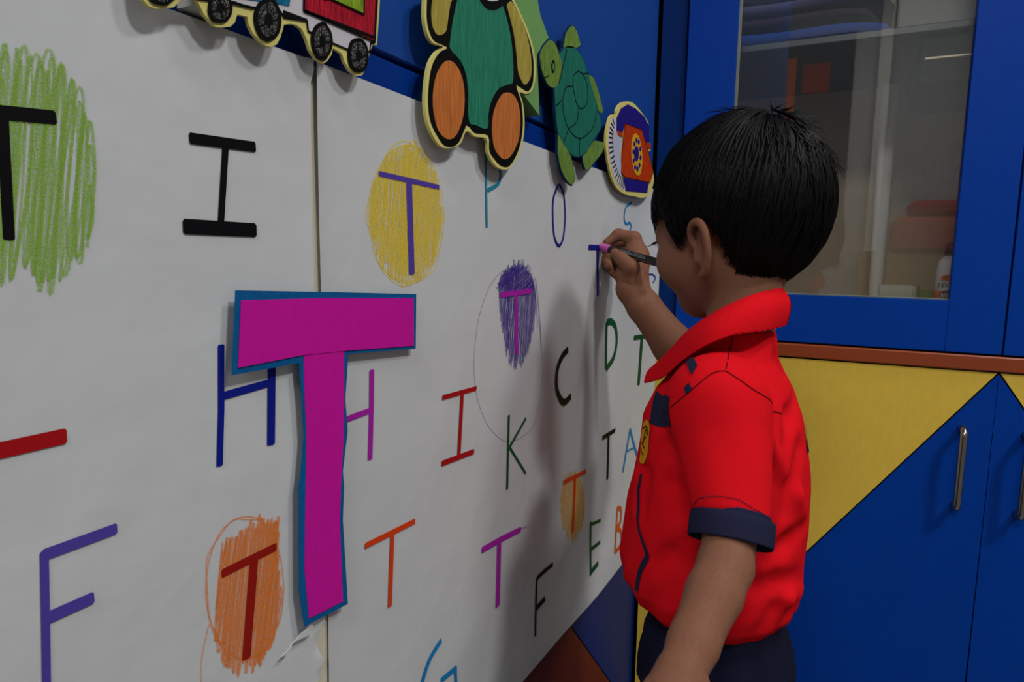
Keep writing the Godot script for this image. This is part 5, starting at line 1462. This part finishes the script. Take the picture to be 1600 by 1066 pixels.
func collar(sh: MeshInstance3D, red: Material) -> void:
	var top: Array = [Vector3(-0.1675, 0.8511, -0.7011), Vector3(-0.1546, 0.8717, -0.6857), Vector3(-0.1365, 0.8925, -0.6661), Vector3(-0.1082, 0.9132, -0.6528), Vector3(-0.0825, 0.9271, -0.6631), Vector3(-0.0663, 0.9323, -0.6855), Vector3(-0.0578, 0.9335, -0.7135)]
	var low: Array = [Vector3(-0.1854, 0.8307, -0.6836), Vector3(-0.1599, 0.8432, -0.6587), Vector3(-0.1358, 0.8653, -0.6344), Vector3(-0.1114, 0.8837, -0.6233), Vector3(-0.0875, 0.8941, -0.6300), Vector3(-0.0634, 0.8969, -0.6605), Vector3(-0.0508, 0.8982, -0.7042)]
	var so := Soup.new()
	for side in 2:
		var a := []
		var b := []
		for i in top.size():
			a.append(top[i] if side == 0 else mirror(top[i]))
			b.append(low[i] if side == 0 else mirror(low[i]))
		# refine along the collar
		var ta := []
		var tb := []
		for i in a.size() - 1:
			for k in 5:
				ta.append((a[i] as Vector3).cubic_interpolate(a[i + 1], a[maxi(i - 1, 0)], a[mini(i + 2, a.size() - 1)], k / 5.0))
				tb.append((b[i] as Vector3).cubic_interpolate(b[i + 1], b[maxi(i - 1, 0)], b[mini(i + 2, b.size() - 1)], k / 5.0))
		ta.append(a[-1]); tb.append(b[-1])
		var rings := []
		for i in ta.size():
			var o: Vector3 = tb[i]
			var t: Vector3 = ta[i]
			var ax := Vector3(-0.098, t.y, -0.712)
			var out := (t.lerp(o, 0.5) - Vector3(-0.098, t.lerp(o, 0.5).y, -0.712)).normalized()
			var inn := t.lerp(ax, 0.10) + Vector3(0, -0.032, 0)
			var u := i / float(ta.size() - 1)
			inn = inn.lerp(t + Vector3(0.012, -0.012, 0), smoothstep(0.35, 0.0, u))
			var row := []
			for k in 7:
				var q := k / 6.0
				row.append(o.lerp(t, q) + out * 0.0055 * sin(PI * q) + Vector3(0, 0.004 * sin(PI * q), 0))
			row.append(t.lerp(inn, 0.06) + Vector3(0, 0.0012, 0))
			row.append(t.lerp(inn, 0.35)); row.append(inn)
			row.append(inn + out * 0.003); row.append(t.lerp(inn, 0.3) + out * 0.0028)
			row.append(t.lerp(o, 0.35) + out * 0.002)
			row.append(o - Vector3(0, 0.0015, 0) - out * 0.001)
			rings.append(row)
		so.loft(rings)
	put("collar", so.mesh(), red, sh, "broad red turned-down collar")

func shorts() -> void:
	var navy := mat(Color(0.085, 0.095, 0.18), 0.9, 0.0, "weave", 25.0)
	var f := Field.new(Vector3(-0.24, 0.27, -0.87), Vector3(0.02, 0.64, -0.55), 0.006)
	f.stack([[0.50, -0.101, -0.712, 0.080, 0.108], [0.526, -0.101, -0.712, 0.080, 0.107], [0.548, -0.102, -0.712, 0.077, 0.104], [0.565, -0.102, -0.712, 0.072, 0.098], [0.575, -0.101, -0.712, 0.068, 0.092], [0.60, -0.100, -0.712, 0.065, 0.088], [0.625, -0.100, -0.712, 0.062, 0.085]], 0.01)
	for s in [-1.0, 1.0]: f.capsule(Vector3(-0.103, 0.49, -0.712 + s * 0.05), Vector3(-0.108, 0.335, -0.712 + s * 0.056), 0.060, 0.062, 0.02)
	f.ripple(func(p: Vector3) -> float:
		var an := atan2(p.z + 0.712, p.x + 0.1)
		var g := smoothstep(0.555, 0.585, p.y)
		return 0.0012 * g * sin(an * 46.0) + 0.0026 * (1.0 - g) * sin(an * 13.0 + 2.0 * sin(p.y * 25.0)))
	var so := Soup.new()
	f.into(so)
	var sh := put("shorts", so.mesh(), navy, person, "navy shorts with a gathered waist")
	var th := Soup.new()
	var tp := []
	for q in [Vector3(-0.0729, 0.6157, -0.6186), Vector3(-0.0712, 0.6120, -0.6205), Vector3(-0.0685, 0.6082, -0.6230), Vector3(-0.0663, 0.5982, -0.6320)]: tp.append(f.snap(q, 0.0006))
	th.tube(tp, [0.0003, 0.0003, 0.0003, 0.0003], 5)
	put("loose_thread", th.mesh(), mat(Color(0.75, 0.75, 0.75), 0.8), sh, "loose white thread")

func shoes() -> void:
	for s in [-1.0, 1.0]:
		var c := Vector3(-0.12, 0.0, -0.71 + s * 0.06)
		var f := Field.new(c + Vector3(-0.10, -0.005, -0.05), c + Vector3(0.08, 0.1, 0.05), 0.005)
		f.capsule(c + Vector3(0.035, 0.034, 0), c + Vector3(-0.055, 0.028, 0), 0.031, 0.027, 0.02)
		f.capsule(c + Vector3(0.035, 0.06, 0), c + Vector3(0.0, 0.055, 0), 0.029, 0.026, 0.02)
		f.plane_cut(c + Vector3(0, 0.009, 0), Vector3(0, -1, 0))
		var so := Soup.new()
		f.into(so)
		var o := put("shoe", so.mesh(), mat(Color(0.03, 0.03, 0.03), 0.35), person, "black shoe")
		put("sole", boxes([[c + Vector3(-0.083, 0.0005, -0.027), c + Vector3(0.067, 0.0105, 0.027)]], 0.004), mat(Color(0.02, 0.02, 0.02), 0.7), o)
		var sk := Soup.new()
		sk.loft([ellipse_ring(c + Vector3(0.034, 0.06, 0), Vector3(0.030, 0, 0), Vector3(0, 0, 0.030)), ellipse_ring(c + Vector3(0.034, 0.12, 0), Vector3(0.0305, 0, 0), Vector3(0, 0, 0.0305)), ellipse_ring(c + Vector3(0.034, 0.125, 0), Vector3(0.0285, 0, 0), Vector3(0, 0, 0.0285))])
		put("sock", sk.mesh(), mat(Color(0.75, 0.75, 0.75), 0.9), person, "white sock")

# ---------------------------------------------------------------- the marker pen
func marker() -> void:
	var tip := Vector3(-0.3300, 0.9778, -0.9343)
	var d := Vector3(0.9068, -0.2032, 0.3694)
	tip += d * 0.003
	var u := d.cross(Vector3(0, 1, 0)).normalized()
	var w := u.cross(d).normalized()
	if w.y < 0.0: w = -w
	var t := base("marker_pen", tip, "black marker pen with a pink tip held in the boy's hand", "marker pen")
	var part := func(prof: Array, called: String, m: Material, label: String) -> void:
		var rings := []
		for q in prof: rings.append(ellipse_ring(tip + d * q[0], u * q[1], w * q[1], 24))
		var s := Soup.new()
		s.loft(rings)
		put(called, s.mesh(), m, t, label)
	part.call([[0.0, 0.0006], [0.0005, 0.0014], [0.005, 0.0022], [0.0055, 0.0022]], "nib", mat(Color(0.04, 0.06, 0.3), 0.6), "blue felt nib")
	part.call([[0.003, 0.001], [0.0032, 0.0046], [0.005, 0.0058], [0.019, 0.0062], [0.0205, 0.0058], [0.0206, 0.001]], "grip", mat(Color(0.72, 0.33, 0.62), 0.45), "pink grip ring")
	part.call([[0.0202, 0.001], [0.0203, 0.0046], [0.022, 0.0056], [0.120, 0.0058], [0.123, 0.0054], [0.1245, 0.004], [0.1247, 0.0005]], "barrel", mat(Color(0.035, 0.035, 0.04), 0.35), "black barrel")
	# printed words along the barrel, on the side that faces into the room
	var side := (Vector3(0.15, 0.35, 0.95) - d * Vector3(0.15, 0.35, 0.95).dot(d)).normalized()
	var upw := side.cross(d).normalized()
	text_on("lettering", "FABER-CASTELL", 0.0046, Transform3D(Basis(d, upw, side), tip + d * 0.066 + side * 0.0058), mat(Color(0.42, 0.42, 0.44), 0.5), t)
	var rows := Soup.new()
	for k in 26:
		var c := tip + d * (0.028 + k * 0.0035) + side.rotated(d, 1.0) * 0.0058
		rows.tube([c, c + d * 0.0014], [0.0005, 0.0005], 5)
	put("dotted_line", rows.mesh(), mat(Color(0.6, 0.38, 0.45), 0.5), t, "row of pinkish dots")
